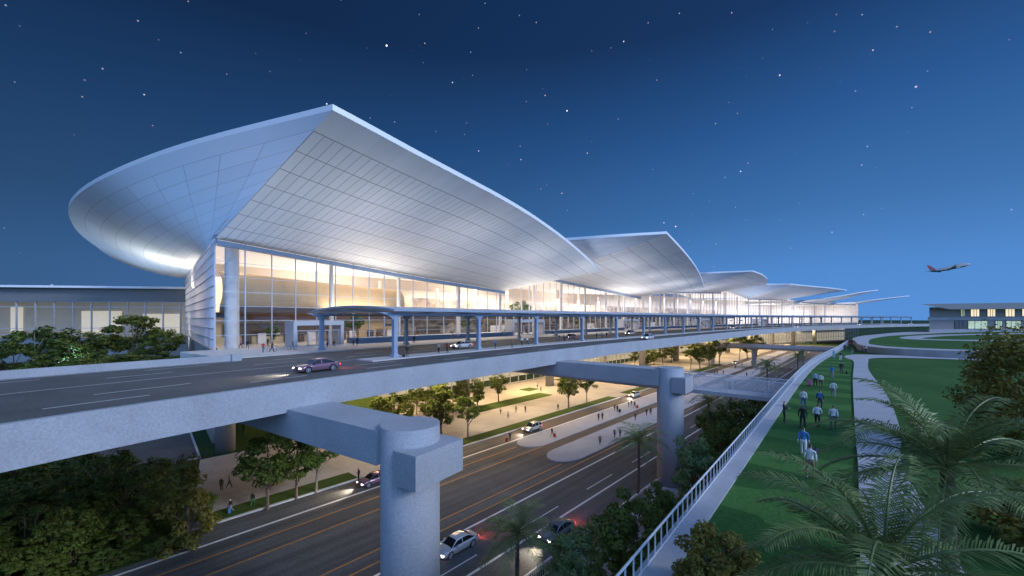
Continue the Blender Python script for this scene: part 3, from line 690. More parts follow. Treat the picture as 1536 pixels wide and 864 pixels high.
# signs, desks and a glass balustrade inside the halls
for k in range(22):
    s_ = sA + 12 + k * 15.5; p = ip(s_, 11.5, 0); m = MB(); m.box((0, 0, 3.9), (4.2, .25, .8)); m.box((-1.8, 0, 4.9), (.06, .06, 1.4)); m.box((1.8, 0, 4.9), (.06, .06, 1.4)); o = m.build('hanging_sign', MT['metal_d'], te); o.location = (p.x, p.y, ZD + .12); o.rotation_euler.z = math.atan2(*VC.dir(s_).yx)
b = MB(); b.strip([ip(s_, 12.9, ZD + 7.4) for s_ in Sm], [ip(s_, 12.9, ZD + 8.5) for s_ in Sm]); b.build('balustrade', MT['glass'], te)
b = MB(); Sq = [sA + 46 + 280 * k / 60 for k in range(61)]; b.strip([ip(s_, 17, ZD + .12) for s_ in Sq], [ip(s_, 17, ZD + 5.6) for s_ in Sq]); b.build('shop_wall', M('shop_fronts', (.50, .38, .24), .5, var=.6, scale=.14, var2=.45, scale2=.7), te)
b = MB(); Sq = [sA + 46 + 280 * k / 60 for k in range(61)]; b.strip([ip(s_, 24, ZD + 7.4) for s_ in Sq], [ip(s_, 24, ZD + 13 ) for s_ in Sq]); b.build('upper_shop_wall', M('upper_fronts', (.55, .46, .36), .5, var=.5, scale=.10, var2=.4, scale2=.5), te)
for k in range(14):
    s_ = sA + 9 + k * 2.7; p = ip(s_, 14.6, 0); m = MB(); m.box((0, 0, 1.2), (1.7, .5, 2.4)); o = m.build('display_case', MT[('brown', 'cream', 'stone', 'metal_d')[k % 4]], te); o.location = (p.x, p.y, ZD + .12); o.rotation_euler.z = math.atan2(*VC.dir(s_).yx)
# counters
for k in range(9):
    s_ = sA + 52 + k * 31; p = ip(s_, 9, 0); m = MB(); m.box((0, 0, .6), (9, 1.2, 1.2)); m.box((0, 1.0, 1.6), (9, .25, 3.2)); o = m.build('check_in_counter', MT['cream' if k % 2 else 'brown'], te); o.location = (p.x, p.y, ZD + .12); o.rotation_euler.z = math.atan2(*VC.dir(s_).yx)
m = MB(); m.tube([(0, 0, 0), (0, 0, 1)], 1, 24); cm = m.mesh('column', MT['cream'], True)
for k in range(26):
    s_ = sA + 3.2 + k * 18.2
    if s_ > sF1 - 2: break
    p = ip(s_, 2.6 if k else 3.0, ZD + .12); o = link('column', cm, te, p); r_ = 1.2 if k == 0 else .48; o.scale = (r_, r_, ztop(s_) - ZD - .4)
    if k < 18:
        p = ip(s_ + 6, 22, ZD + .12); o = link('column', cm, te, p); o.scale = (.6, .6, ztop(s_) - ZD - .2)
# entrance portals and the planter walls between them
def portal(s0_, w, deep):
    sm = s0_ + w / 2; p = ip(sm, -deep / 2, ZD + .16); rz = math.atan2(*VC.dir(sm).yx)
    e = empty('entrance_portal', p, rz); e.parent = te
    m = MB(); m.box((-w / 2 + .35, 0, 2.2), (.7, deep, 4.4)); m.box((w / 2 - .35, 0, 2.2), (.7, deep, 4.4)); m.box((0, 0, 4.75), (w, deep + .2, .9)); m.build('portal_frame', MT['mull'], e)
    nd = max(3, int(w / 2.6)); 
    for k in range(nd):
        x = -w / 2 + .8 + (w - 1.6) * (k + .5) / nd; d = (w - 1.6) / nd - .1; y = -deep / 2 + .5
        m = MB(); m.box((x - d / 2 + .06, y, 1.6), (.12, .1, 3.2)); m.box((x + d / 2 - .06, y, 1.6), (.12, .1, 3.2)); m.box((x, y, 3.2), (d, .1, .14)); m.box((x, y, .08), (d, .1, .16)); dr = m.build('door', MT['mull'], e)
        m = MB(); m.quad((x - d / 2, y, .1), (x + d / 2, y, .1), (x + d / 2, y, 3.2), (x - d / 2, y, 3.2)); m.build('pane', MT['glass'], dr)
sp1 = VC.s_px(437, 50, lo=20); sp1b = VC.s_px(517, 50, lo=20)
PORT = [(sp1, sp1b - sp1)] + [(s_, 17) for s_ in (fac(757), fac(924), fac(1040), fac(1128))]
for s_, w in PORT: portal(s_, w, 4.0)
plt = []
for (s_, w), nx in zip(PORT, [p[0] for p in PORT[1:]] + [sF1 - 3]): plt.append((s_ + w + 2.5, nx - 1.5))
pm_ = M('blue_grey_planter', (.10, .17, .27), .5, var=.05)
for a, c in plt:
    A0 = [p - to for p in VC.line(a, c, TF - 5.2, ZD + .16, 3)]; A1 = [p + Vector((0, 0, 1.25)) for p in A0]; B1 = [p - to for p in VC.line(a, c, TF - .3, ZD + 1.41, 3)]
    m = MB(); m.strip(A0, A1); m.strip(A1, B1); q0, q1 = VC.at(a, TF - .3, ZD + .16) - to, VC.at(c, TF - .3, ZD + .16) - to; u = Vector((0, 0, 1.25))
    m.quad(A0[0], A0[0] + u, q0 + u, q0); m.quad(A0[-1], q1, q1 + u, A0[-1] + u); m.build('planter_wall', pm_, te)
# lower storey: glazed arrivals hall under the deck
litw = M('lit_hall_wall', (.62, .58, .48), .6, var=.35, scale=.09, var2=.25, scale2=.5, emit=(1, .86, .60), estr=.34)  # emission in the wall stands in for lamps of the arrivals hall
S2 = [sA + 2 + (sF1 - sA - 2) * k / 120 for k in range(121)]
b = MB(); b.strip([ip(s_, 12, 0) for s_ in S2], [ip(s_, 12, ZD - 1.5) for s_ in S2]); b.build('arrivals_hall_wall', litw, te)
b = MB(); b.strip([ip(s_, 0, .1) for s_ in S2], [ip(s_, 0, ZD - 1.4) for s_ in S2]); b.build('arrivals_glass', MT['glass'], te)
b = MB()
for k, s_ in enumerate(S2): q = ip(s_, -.1, 0); b.box((q.x, q.y, (ZD - 1.4) / 2), (.22, .3, ZD - 1.4), math.atan2(*VC.dir(s_).yx))
for z in (.4, 4.5, 9): 
    b.strip([ip(s_, -.2, z) for s_ in S2], [ip(s_, -.2, z + .3) for s_ in S2])
b.strip([ip(s_, -.25, 9.6) for s_ in S2], [ip(s_, -.25, 11.2) for s_ in S2])
b.build('mullion_grid', MT['mull'], te)

# ================================================================== low concourse on the left
lc = empty('concourse_building', (-150, 138, 0), label='long flat roofed concourse with grey eaves behind the trees at the left', cat='building'); lo_ = Vector(lc.location)
X0, Y0, X1, Y1 = -260., 118., -112., 141.
dx = Vector((X1 - X0, Y1 - Y0, 0)).normalized(); ny = Vector((-dx.y, dx.x, 0)); rz = math.atan2(dx.y, dx.x); Lc = math.hypot(X1 - X0, Y1 - Y0)
def lp(u, o, z): return Vector((X0, Y0, 0)) + dx * u + ny * o + Vector((0, 0, z)) - lo_
def lbox(mb, u0, u1, o0, o1, z0, z1): mb.box(lp((u0 + u1) / 2, (o0 + o1) / 2, (z0 + z1) / 2), (u1 - u0, o1 - o0, z1 - z0), rz)
b = MB(); lbox(b, 0, Lc + 2, -3.5, 30, 33.0, 33.7); b.build('roof', MT['fascia'], lc)
b = MB(); lbox(b, 0, Lc, -1.5, -1.0, 28.6, 32.98); b.build('eave_panel', MT['eave'], lc)
b = MB(); lbox(b, 0, Lc, 0, 1, 0, 16.2); b.build('base_wall', MT['wallgrey'], lc)
b = MB(); b.quad(lp(0, -.5, 16.2), lp(Lc, -.5, 16.2), lp(Lc, -.5, 28.6), lp(0, -.5, 28.6)); b.build('glazing', MT['glass'], lc)
b = MB()
for k in range(int(Lc / 5.4) + 1): lbox(b, k * 5.4 - .12, k * 5.4 + .12, -.9, -.4, 16.2, 28.6)
for z in (17.5, 19.5, 26.6): lbox(b, 0, Lc, -.8, -.45, z, z + .18)
b.build('mullion_grid', MT['mull'], lc)
wallc = M('concourse_inner_wall', (.42, .38, .28), .7, var=.25, scale=.08, emit=(1., .85, .5), estr=.085)  # faint emission in the wall stands in for the concourse lamps
b = MB(); b.quad(lp(0, 9, 16.2), lp(Lc, 9, 16.2), lp(Lc, 9, 28.8), lp(0, 9, 28.8)); b.quad(lp(0, -.4, 16.25), lp(Lc, -.4, 16.25), lp(Lc, 9, 16.25), lp(0, 9, 16.25)); b.build('inner_wall', wallc, lc)
litp = M('lit_window', (.8, .7, .5), .6, var=.1, emit=(1, .85, .55), estr=.45)
for u0, u1, z0, z1 in ((80.5, 82.5, 18, 27.2), (87, 90.5, 16.6, 27), (108.5, 121, 17.5, 25.5), (128, 140, 17.5, 24.5), (60, 70, 18, 26)):
    m = MB(); lbox(m, u0, u1, 8.6, 8.9, z0, z1); m.build('lit_panel', litp, lc)

# ================================================================== pavilion on the right
pv = empty('pavilion_building', Pd(1394, 500, 185), label='two storey grey building with a wide overhanging flat roof and lit windows at the right', cat='building'); po = Vector(pv.location)
Dd = 185.; k_ = Dd / F; xw = lambda px: (px - CX) * k_; zw = lambda py: CH - (py - HZ) * k_
def pbox(mb, x0, x1, y0, y1, z0, z1, mi=0): mb.box(((x0 + x1) / 2 - po.x, (y0 + y1) / 2 - po.y, (z0 + z1) / 2 - po.z), (x1 - x0, y1 - y0, z1 - z0), 0, mi)
xr = xw(1394) + 110
b = MB(); b.prism([(xw(1394) - po.x, Dd - po.y), (xr - po.x, Dd - po.y), (xr + 60 - po.x, Dd + 40 - po.y), (xw(1394) + 50 - po.x, Dd + 40 - po.y)], zw(504) - po.z, zw(461) - po.z); b.build('wall', M('grey_cladding', (.30, .28, .26), .7, var=.08, scale=.3), pv)
b = MB()
pr_ = [(xw(1357), zw(457)), (xw(1392), zw(456.4)), (xr + 12, zw(451)), (xr + 12, zw(461.5)), (xw(1400), zw(464.5))]
i0 = len(b.v)
for y, xo in ((Dd - 7, 0), (Dd + 50, 70)):
    for x, z in pr_: b.vert((x + xo - po.x, y - po.y, z - po.z))
b.face([i0 + k for k in range(5)][::-1]); b.face([i0 + 5 + k for k in range(5)])
for k in range(5): b.face((i0 + k, i0 + (k + 1) % 5, i0 + 5 + (k + 1) % 5, i0 + 5 + k))
b.build('roof', MT['eave'], pv)
b = MB()
for y0, y1 in ((476, 480), (494, 500)): pbox(b, xw(1394) - .4, xr, Dd - .5, Dd + .3, zw(y1), zw(y0))
b.build('floor_band', MT['conc'], pv)
lw1 = M('window_light_warm', (.8, .7, .5), .5, var=.5, scale=.9, var2=.3, scale2=2.5, emit=(1, .82, .5), estr=.9); lw2 = M('window_light_green', (.7, .75, .5), .5, var=.5, scale=.9, emit=(.75, .85, .5), estr=.35); lw3 = M('window_dim', (.10, .10, .09), .2, var=.3)
wins = [(1441, 1446, 461.5, 474.5, lw2), (1456, 1468, 461, 474.5, lw1), (1481, 1492, 460.5, 474.5, lw1), (1508, 1521, 460, 474.5, lw1), (1432, 1450, 481, 492.5, lw3), (1452, 1480, 481.5, 493, lw2), (1493, 1502, 481.5, 493, lw2), (1509, 1530, 481.5, 493, lw2), (1533, 1546, 460, 474, lw1)]
for x0, x1, y0, y1, mt in wins:
    m = MB(); pbox(m, xw(x0) - .25, xw(x1) + .25, Dd - .12, Dd + .05, zw(y1) - .2, zw(y0) + .2); w_ = m.build('window', MT['metal_d'], pv)
    m = MB(); pbox(m, xw(x0), xw(x1), Dd - .2, Dd - .125, zw(y1), zw(y0)); m.build('pane', mt, w_)
    m = MB()
    for q in range(1, 3): xx = lerp(xw(x0), xw(x1), q / 3); pbox(m, xx - .09, xx + .09, Dd - .28, Dd - .2, zw(y1), zw(y0))
    m.build('mullion', MT['metal_d'], w_)

# ================================================================== footbridge and far overpass
fb0, fb1 = Vector((35.5, 50.5, 12.9)), Vector((-8, 88, 12.9))
fb = empty('footbridge', fb0, label='white footbridge with translucent side panels crossing the lower road behind the second pier', cat='footbridge')
fd = (fb1 - fb0); Lf = fd.length; fd.normalize(); rz = math.atan2(fd.y, fd.x); nn = Vector((-fd.y, fd.x, 0))
m = MB(); m.box(fd * Lf / 2 + Vector((0, 0, -.25)), (Lf, 3.6, .5), rz); m.build('deck', MT['path'], fb)
frost = bpy.data.materials.new('translucent_panel'); frost.use_nodes = True; _n = frost.node_tree; _b = _n.nodes['Principled BSDF']; _b.inputs['Base Color'].default_value = (.85, .82, .86, 1); _b.inputs['Alpha'].default_value = .22; _b.inputs['Roughness'].default_value = .3
for sd in (-1, 1):
    m = MB(); m.box(fd * Lf / 2 + nn * 1.75 * sd + Vector((0, 0, .98)), (Lf, .04, 1.9), rz); m.build('side_panel', frost, fb)
    m = MB(); m.box(fd * Lf / 2 + nn * 1.75 * sd + Vector((0, 0, 2.0)), (Lf, .10, .09), rz); m.build('handrail', MT['metal_w'], fb)
    for k in range(12): m = MB(); m.box(fd * (Lf * (k + .5) / 12) + nn * 1.66 * sd + Vector((0, 0, .98)), (.07, .07, 1.96), rz); m.build('post', MT['metal_w'], fb)
op = empty('overpass', rw(215, -38, 0), label='low grey overpass crossing the far end of the lower road', cat='overpass'); oo = Vector(op.location)
m = MB(); c = rw(215, -44, 9.2) - oo; m.box(c, (9, 90, .9), math.atan2(RU.y, RU.x)); m.build('deck', MT['conc_dk'], op)
for w_ in (-4.6, 4.6):
    c = rw(215 + w_, -44, 10.1) - oo; m = MB(); m.box(c, (.25, 90, 1.0), math.atan2(RU.y, RU.x)); m.build('parapet', MT['path'], op)
for w_ in (-60, -42, -24):
    c = rw(215, w_, 4.4) - oo; m = MB(); m.box(c, (1.6, 1.6, 8.8), math.atan2(RU.y, RU.x)); m.build('column', MT['conc'], op)
# ================================================================== trees
def leafquad(mb, c, nrm, size, rr, mi=0, asp=1.5):
    n = nrm.normalized(); a = n.cross(Vector((rr.uniform(-1, 1), rr.uniform(-1, 1), rr.uniform(-1, 1))))
    if a.length < 1e-3: a = Vector((1, 0, 0))
    a.normalize(); b_ = n.cross(a); a = a * size * asp * .5; b_ = b_ * size * .5
    mb.quad(c - a, c + b_ * .9 - a * .1, c + a, c - b_ * .9 - a * .1, mi)
def rdir(rr):
    while True:
        v = Vector((rr.uniform(-1, 1), rr.uniform(-1, 1), rr.uniform(-1, 1)))
        if .05 < v.length < 1: return v.normalized()
def tree_meshes(seed, kind, leaves, nleaf=3400, lsize=.31, bark='bark'):
    # ten metres tall
    rr = random.Random(seed); tr = MB(); cr = MB()
    if kind == 'round': th, cz, rx, rz_ = 2.6, 6.3, 3.1, 3.5
    elif kind == 'slim': th, cz, rx, rz_ = 1.6, 5.6, 2.3, 4.2
    elif kind == 'cone': th, cz, rx, rz_ = .9, 4.9, 2.9, 4.9
    elif kind == 'open': th, cz, rx, rz_ = 3.6, 7.2, 3.4, 2.7
    else: th, cz, rx, rz_ = .5, 4.8, 4.2, 4.6                       # bushy
    bend = Vector((rr.uniform(-.3, .3), rr.uniform(-.3, .3), 0))
    tr.tube([(0, 0, -.3), bend * .3 + Vector((0, 0, th * .5)), bend * .7 + Vector((0, 0, th)), bend + Vector((0, 0, cz + rz_ * .55))], [.24, .19, .16, .04], 8)
    nc = 46 if kind != 'open' else 34; cl = []
    for k in range(nc):
        d = rdir(rr); f = rr.uniform(.35, 1.0) ** .6
        p = Vector((d.x * rx * f, d.y * rx * f, d.z * rz_ * f))
        if kind == 'cone':
            z = rr.uniform(-1, 1); wd = (1 - (z + 1) / 2) ** .8 * .95 + .08; an = rr.uniform(0, 6.28); q = rr.uniform(.3, 1) ** .5; p = Vector((math.cos(an) * rx * wd * q, math.sin(an) * rx * wd * q, z * rz_))
        p += Vector((0, 0, cz)); cl.append((p, rr.uniform(.55, 1.15) * (1.0 if kind != 'open' else .9)))
    for p, r_ in cl[:13]:
        z0 = th * rr.uniform(.6, 1.0) + (p.z - th) * rr.uniform(0, .35) if p.z > th else th * .7
        st = bend * .6 + Vector((0, 0, min(z0, p.z - .1))); mid = st.lerp(p, .5) + Vector((0, 0, -.15 + .3 * rr.random()))
        tr.tube([st, mid, p], [.085, .055, .02], 5)
    per = nleaf // nc
    for p, r_ in cl:
        for q in range(per):
            d = rdir(rr); rad = r_ * rr.uniform(.25, 1.0) ** .5; c = p + Vector((d.x * rad * 1.15, d.y * rad * 1.15, d.z * rad * .75))
            leafquad(cr, c, d + Vector((0, 0, .7)) + rdir(rr) * .7, lsize * rr.uniform(.6, 1.25), rr)
    return tr.mesh('trunk', MT[bark]), cr.mesh('crown', MT[leaves])
PROTO = {}
def proto(key):
    if key not in PROTO:
        kind, leaves, seed = key
        bark = 'bark_lt' if leaves in ('leaf_lt',) or kind == 'open' else 'bark'
        PROTO[key] = tree_meshes(seed * 17 + 3, kind, leaves, bark=bark, nleaf=6500 if kind == 'bushy' else 3400)
    return PROTO[key]
def tree(name, key, x, y, z, h, label, group=None, wide=1.0, rz=None):
    e = empty(name, (x, y, z), R.uniform(0, 6.28) if rz is None else rz, label, 'shrub' if 'shrub' in name else 'tree', group)
    s_ = h / 10.0; e.scale = (s_ * wide, s_ * wide, s_); t, c = proto(key); link('trunk', t, e); link('crown', c, e); return e
def tpx(name, key, px, py, hpx, label, z=.2, group=None, wide=1.0):
    p = G(px, py, z); return tree(name, key, p.x, p.y, z, hpx * p.y / F, label, group, wide)
# plaza trees beside the road, in front of the first beam
GP = 'trees on the plaza verges'
tpx('plaza_tree', ('round', 'leaf', 1), 401, 762, 118, 'full round green tree, leftmost on the near verge before the first beam', group=GP)
tpx('plaza_tree', ('round', 'leaf', 2), 444, 746, 100, 'mid green round tree in the middle of the near verge, between two others', group=GP)
tpx('plaza_tree', ('open', 'leaf_lt', 3), 474, 737, 88, 'pale trunked light green tree on the near verge, beside the first beam', group=GP)
for q, (px, py, hp, key, lb) in enumerate([
    (702, 655, 62, ('open', 'leaf_lt', 4), 'light yellow green tree on the long verge just past the first pier'),
    (662, 652, 80, ('slim', 'leaf_dk', 5), 'tall dark tree behind the light yellow green tree past the first pier'),
    (853, 612, 58, ('round', 'leaf', 6), 'round dark green tree on the short verge by the warm lit plaza floor'),
    (880, 605, 46, ('open', 'leaf', 7), 'smaller open crowned tree just behind the round tree by the warm lit plaza floor'),
    (748, 602, 44, ('round', 'leaf_dk', 8), 'dark tree at the end of the inner grass bed beneath the viaduct'),
    (716, 608, 44, ('slim', 'leaf_dk', 9), 'slim dark tree in the inner grass bed, second from its end'),
    (692, 612, 46, ('round', 'leaf_dk', 10), 'dark round tree in the inner grass bed, third from its end'),
    (655, 618, 46, ('bushy', 'leaf_dk', 11), 'wide dark tree in the inner grass bed, fourth from its end'),
    (625, 622, 42, ('open', 'leaf', 12), 'thin grey green tree in the inner grass bed, fifth from its end'),
    (570, 634, 44, ('round', 'leaf', 2), 'mid green round tree at the very end of the inner grass bed'),
    (612, 636, 40, ('slim', 'leaf', 9), 'slim green tree in front of the inner grass bed near the first beam'),
    (640, 634, 44, ('round', 'leaf', 6), 'round green tree in front of the inner grass bed, right of a slim one'),
    (680, 630, 40, ('open', 'leaf_lt', 3), 'light green small tree in front of the inner grass bed'),
    (592, 628, 46, ('bushy', 'leaf_dk', 13), 'dark bushy tree at the near end of the inner grass bed above the first beam')]):
    tpx('plaza_tree', key, px, py, hp, lb, group=GP)
for q, (px, py, hp, key, lb) in enumerate([
    (952, 548, 26, ('round', 'leaf_dk', 5), 'small dark tree, leftmost of the row seen above the second pier'),
    (969, 547, 25, ('bushy', 'leaf_dk', 11), 'small dark tree, second of the row seen above the second pier'),
    (981, 546, 25, ('slim', 'leaf_dk', 9), 'small slim dark tree in the middle of the row above the second pier'),
    (994, 545, 27, ('round', 'leaf_dk', 10), 'small dark tree, fourth of the row seen above the second pier'),
    (1007, 544, 28, ('round', 'leaf_dk', 8), 'small dark tree at the right end of the row above the second pier'),
    (1036, 555, 40, ('open', 'leaf', 6), 'green tree, leftmost of the four on the verge right of the second pier'),
    (1050, 554, 42, ('round', 'leaf', 2), 'green tree, second of the four on the verge right of the second pier'),
    (1064, 550, 36, ('round', 'leaf', 1), 'green tree, third of the four on the verge right of the second pier'),
    (1079, 547, 44, ('open', 'leaf_lt', 4), 'light green tree, rightmost of the four on the verge right of the second pier'),
    (1109, 540, 38, ('open', 'leaf_lt', 3), 'tall light green tree, left of the three on the far verge'),
    (1121, 538, 33, ('round', 'leaf', 2), 'dark green tree in the middle of the three on the far verge'),
    (1135, 535, 33, ('round', 'leaf', 6), 'green tree, right of the three on the far verge'),
    (1160, 503, 12, ('round', 'leaf_dk', 8), 'tiny dark tree far away below the viaduct, left of two others'),
    (1189, 505, 11, ('round', 'leaf_dk', 10), 'tiny dark tree far away below the viaduct, middle of three'),
    (1201, 505, 12, ('round', 'leaf_dk', 1), 'tiny dark tree far away below the viaduct, right of two others')]):
    tpx('plaza_tree', key, px, py, hp, lb, group=GP)
# dark wood at the lower left
rr = random.Random(5); GW = 'trees of the dark wood at the lower left'
p = G(292, 812, 0); tree('conifer_tree', ('cone', 'leaf_ol', 21), p.x - .6, p.y, 0, 8.6, 'upright brownish dark conifer at the corner of the plaza, right of the dark wood', wide=1.0)
spots = []; keys = [('bushy', 'leaf_dk', 11), ('bushy', 'leaf', 34), ('round', 'leaf_dk', 8), ('bushy', 'leaf_dk', 13), ('round', 'leaf', 2)]
tries = 0
while len(spots) < 44 and tries < 6000:
    tries += 1
    y = rr.uniform(27, 56); x = rr.uniform(-80, -31)
    v, w_ = wv((x, y))
    if w_ > -54.0 or (x > -36 and y > 42): continue
    if x > -33 - max(0, (y - 43.7)) * .87 - 3: continue
    if any((x - a) ** 2 + (y - c) ** 2 < 11 for a, c in spots): continue
    spots.append((x, y))
for k, (x, y) in enumerate(spots):
    h = rr.uniform(4.2, 6.6)
    tree('woodland_tree', keys[k % 5], x, y, 0, h, 'dark leafy tree merging into the dense wood at the lower left', GW, wide=1.25)
und = []; tries = 0
while len(und) < 46 and tries < 6000:
    tries += 1; y = rr.uniform(24, 47); x = rr.uniform(-56, -30); v, w_ = wv((x, y))
    if w_ > -52.6 or x > -33 - max(0, (y - 43.7)) * .87 or any((x - a) ** 2 + (y - c) ** 2 < 3.2 for a, c in und): continue
    und.append((x, y))
for k in range(15): und.append(tuple(rw(-6 + k * 1.0, -51.9 - (k * 37 % 10) * .06).xy))
for k, (x, y) in enumerate(und):
    tree('undergrowth_shrub', [('bushy', 'leaf', 24), ('bushy', 'leaf_dk', 11), ('bushy', 'leaf_dk', 22), ('bushy', 'leaf', 34)][k % 4], x, y, 0, rr.uniform(1.6, 3.2) * (.6 if k >= 46 else 1), 'low leafy shrub in the undergrowth at the near side of the dark wood', 'undergrowth of the dark wood', 1.35)
tree('woodland_tree', ('open', 'leaf', 23), -50.5, 49, 0, 9.2, 'taller open crowned tree with a bare reddish trunk in the dark wood', GW)
tree('woodland_tree', ('round', 'leaf', 2), -58, 46.5, 0, 7.4, 'lighter olive green tree in the middle of the dark wood', GW, wide=1.2)
tree('woodland_tree', ('bushy', 'leaf', 24), -42.5, 37, 0, 4.4, 'light green low tree at the near side of the dark wood by the road', GW, wide=1.3)
# trees behind the rear parapet
GB = 'trees on the bank before the concourse'
for px, d, h, key, wide, lb in [
    (18, 97, 9.0, ('bushy', 'leaf_dk', 11), 1.3, 'dark bushy tree at the far left before the concourse'),
    (52, 92, 12.6, ('open', 'leaf_dk', 25), 1.2, 'dark spreading tree with a thin reddish trunk before the concourse, second from the left'),
    (88, 96, 11.5, ('bushy', 'leaf_dk', 13), 1.2, 'wide dark tree before the concourse, third from the left'),
    (122, 94, 12.2, ('round', 'leaf_dk', 8), 1.4, 'rounded dark tree before the concourse, between two bushy ones'),
    (152, 98, 10.5, ('bushy', 'leaf_dk', 22), 1.2, 'low dark tree just left of the tallest one before the concourse'),
    (200, 104, 15.6, ('open', 'leaf', 26), 1.15, 'tallest open crowned tree before the lit concourse windows'),
    (222, 98, 9.0, ('bushy', 'leaf_dk', 24), 1.3, 'low dark bushy tree just right of the tallest one before the concourse'),
    (252, 103, 12.0, ('open', 'leaf', 27), 1.0, 'thin crowned tree nearest the glass end wall of the terminal'),
    (70, 86, 7.0, ('bushy', 'leaf_dk', 24), 1.5, 'low dark shrubby tree over the rear parapet at the left'),
    (180, 88, 7.0, ('bushy', 'leaf_dk', 11), 1.6, 'low dark shrubby tree over the rear parapet in the middle'),
    (125, 87, 6.6, ('bushy', 'leaf_dk', 22), 1.6, 'low dark shrubby tree over the rear parapet, between two alike'),
    (240, 92, 7.0, ('bushy', 'leaf_dk', 13), 1.5, 'low dark shrubby tree over the rear parapet at the right')]:
    tree('bank_tree', key, (px - CX) / F * d, d, 8.6, h, lb, GB, wide)
# shrubs and trees below the garden's edge
GS = 'shrubs between the road and the garden'
for px, d, top, wpx, key, lb in [
    (872, 34.0, 786, 110, ('bushy', 'leaf_bl', 31), 'pale blue green bushy shrub beside the road at the bottom, right of the near palm'),
    (952, 31.0, 737, 120, ('bushy', 'leaf', 32), 'green dense shrub at the bottom, left of the railing'),
    (1000, 36, 742, 60, ('bushy', 'leaf_dk', 22), 'dark green shrub squeezed against the railing near the bottom'),
    (1042, 44.5, 652, 74, ('bushy', 'leaf_bl', 33), 'tall blue green shrub left of the railing near the second pier'),
    (1084, 52, 632, 70, ('bushy', 'leaf', 24), 'green shrub beside the railing behind the tall blue green one'),
    (1096, 60, 597, 90, ('bushy', 'leaf', 34), 'broad green shrub at the foot of the two palms near the footbridge'),
    (1134, 64, 583, 56, ('bushy', 'leaf_dk', 11), 'dark rounded shrub just before the footbridge end'),
    (1140, 70, 590, 40, ('bushy', 'leaf', 24), 'small green shrub tucked against the railing at the footbridge'),
    (905, 26, 838, 70, ('bushy', 'leaf_dk', 24), 'low dark shrub at the very bottom beside the pale blue green one'),
    (930, 39, 752, 60, ('bushy', 'leaf', 34), 'mid green shrub behind the dense one at the bottom'),
    (985, 43, 722, 60, ('bushy', 'leaf_dk', 13), 'dark shrub below the second pier, before the tall blue green one'),
    (1020, 33, 770, 70, ('bushy', 'leaf', 24), 'mid green shrub leaning on the railing at the bottom'),
    (1066, 47, 665, 60, ('bushy', 'leaf', 34), 'mid green shrub against the railing beside the tall blue green one'),
    (1110, 55, 640, 50, ('bushy', 'leaf_dk', 22), 'dark shrub against the railing halfway to the footbridge'),
    (1130, 60, 612, 60, ('bushy', 'leaf_dk', 32), 'dark green shrub under the railing close to the footbridge'),
    (1075, 66, 606, 60, ('bushy', 'leaf_dk', 13), 'dark shrub around the trunks of the two palms near the footbridge'),
    (860, 30, 826, 60, ('bushy', 'leaf_bl', 33), 'blue green shrub at the very bottom before the grey saloon')]:
    x = (px - CX) / F * d; zt = CH - (top - HZ) / F * d; v, w_ = wv((x, d)); z0 = max(0, min(5.0, (w_ + 17.5) / 10.3 * 5)) - .2
    h = (zt - z0) / .94; wide = (wpx * d / F) / (h / 10 * 8.6) if h > .5 else 1
    tree('shrub', key, x, d, z0, h, lb, GS, max(.6, min(1.9, wide)))

# ================================================================== palms
def frond(mb, L, a0, droop, seed, nl=34, lw=.045, ll=.62):
    # along +X, rising at angle a0 and bending down; leaflets on both sides
    rr = random.Random(seed); pts = []; n = 14; p = Vector((0, 0, 0)); an = a0
    side = rr.uniform(-.12, .12)
    for k in range(n + 1):
        pts.append(p.copy()); an2 = a0 - droop * (k / n) ** 1.4; p = p + Vector((math.cos(an2), side * (k / n), math.sin(an2))) * (L / n)
    mb.tube(pts, [.045 * L / 4 * (1 - .85 * k / n) + .004 for k in range(n + 1)], 5, 0)
    for k in range(nl):
        u = .12 + .88 * (k + rr.uniform(-.2, .2)) / nl; u = min(.995, u); i = min(n - 1, int(u * n)); c = pts[i].lerp(pts[i + 1], u * n - i); t = (pts[i + 1] - pts[i]).normalized()
        l = ll * L / 4 * (math.sin(math.pi * min(1, .12 + u * .86)) ** .6) * rr.uniform(.85, 1.1) + .05
        for sg in (-1, 1):
            lat = Vector((-t.y, t.x, 0)); lat = lat.normalized() * sg; up = t.cross(lat) * sg
            if up.z < 0: up = -up
            d = (t * .62 + lat * .9 + up * rr.uniform(.05, .35)).normalized()
            tip = c + d * l + Vector((0, 0, -l * rr.uniform(.18, .42))); mid = c + d * l * .5 + Vector((0, 0, -l * .04)); wv_ = t * lw * L / 4 * .6
            mb.quad(c - wv_ * .4, mid - wv_, mid + wv_, c + wv_ * .4, 0); i0 = len(mb.v); mb.vert(mid - wv_); mb.vert(tip); mb.vert(mid + wv_); mb.face((i0, i0 + 1, i0 + 2), 0)
FR = []
for k in range(7):
    m = MB(); frond(m, 4.0, [1.25, 1.0, .75, .5, .25, .0, -.3][k], [1.5, 1.55, 1.5, 1.35, 1.2, 1.0, .7][k], k, nl=50, ll=.74, lw=.046); FR.append(m.mesh('frond', MT['palm']))
FRF = []
for k in range(5):
    m = MB(); frond(m, 4.0, [1.15, .8, .5, .2, -.2][k], [1.7, 1.7, 1.5, 1.2, .9][k], 40 + k, nl=20, lw=.085, ll=.85); FRF.append(m)
def palm_trunk(h, r0, r1):
    m = MB(); n = 22; m.tube([(.12 * math.sin(k / n * 2), 0, h * k / n) for k in range(n + 1)], [lerp(r0, r1, k / n) * (1.12 if k % 2 else .94) for k in range(n + 1)], 12); return m.mesh('trunk', MT['trunkp'])
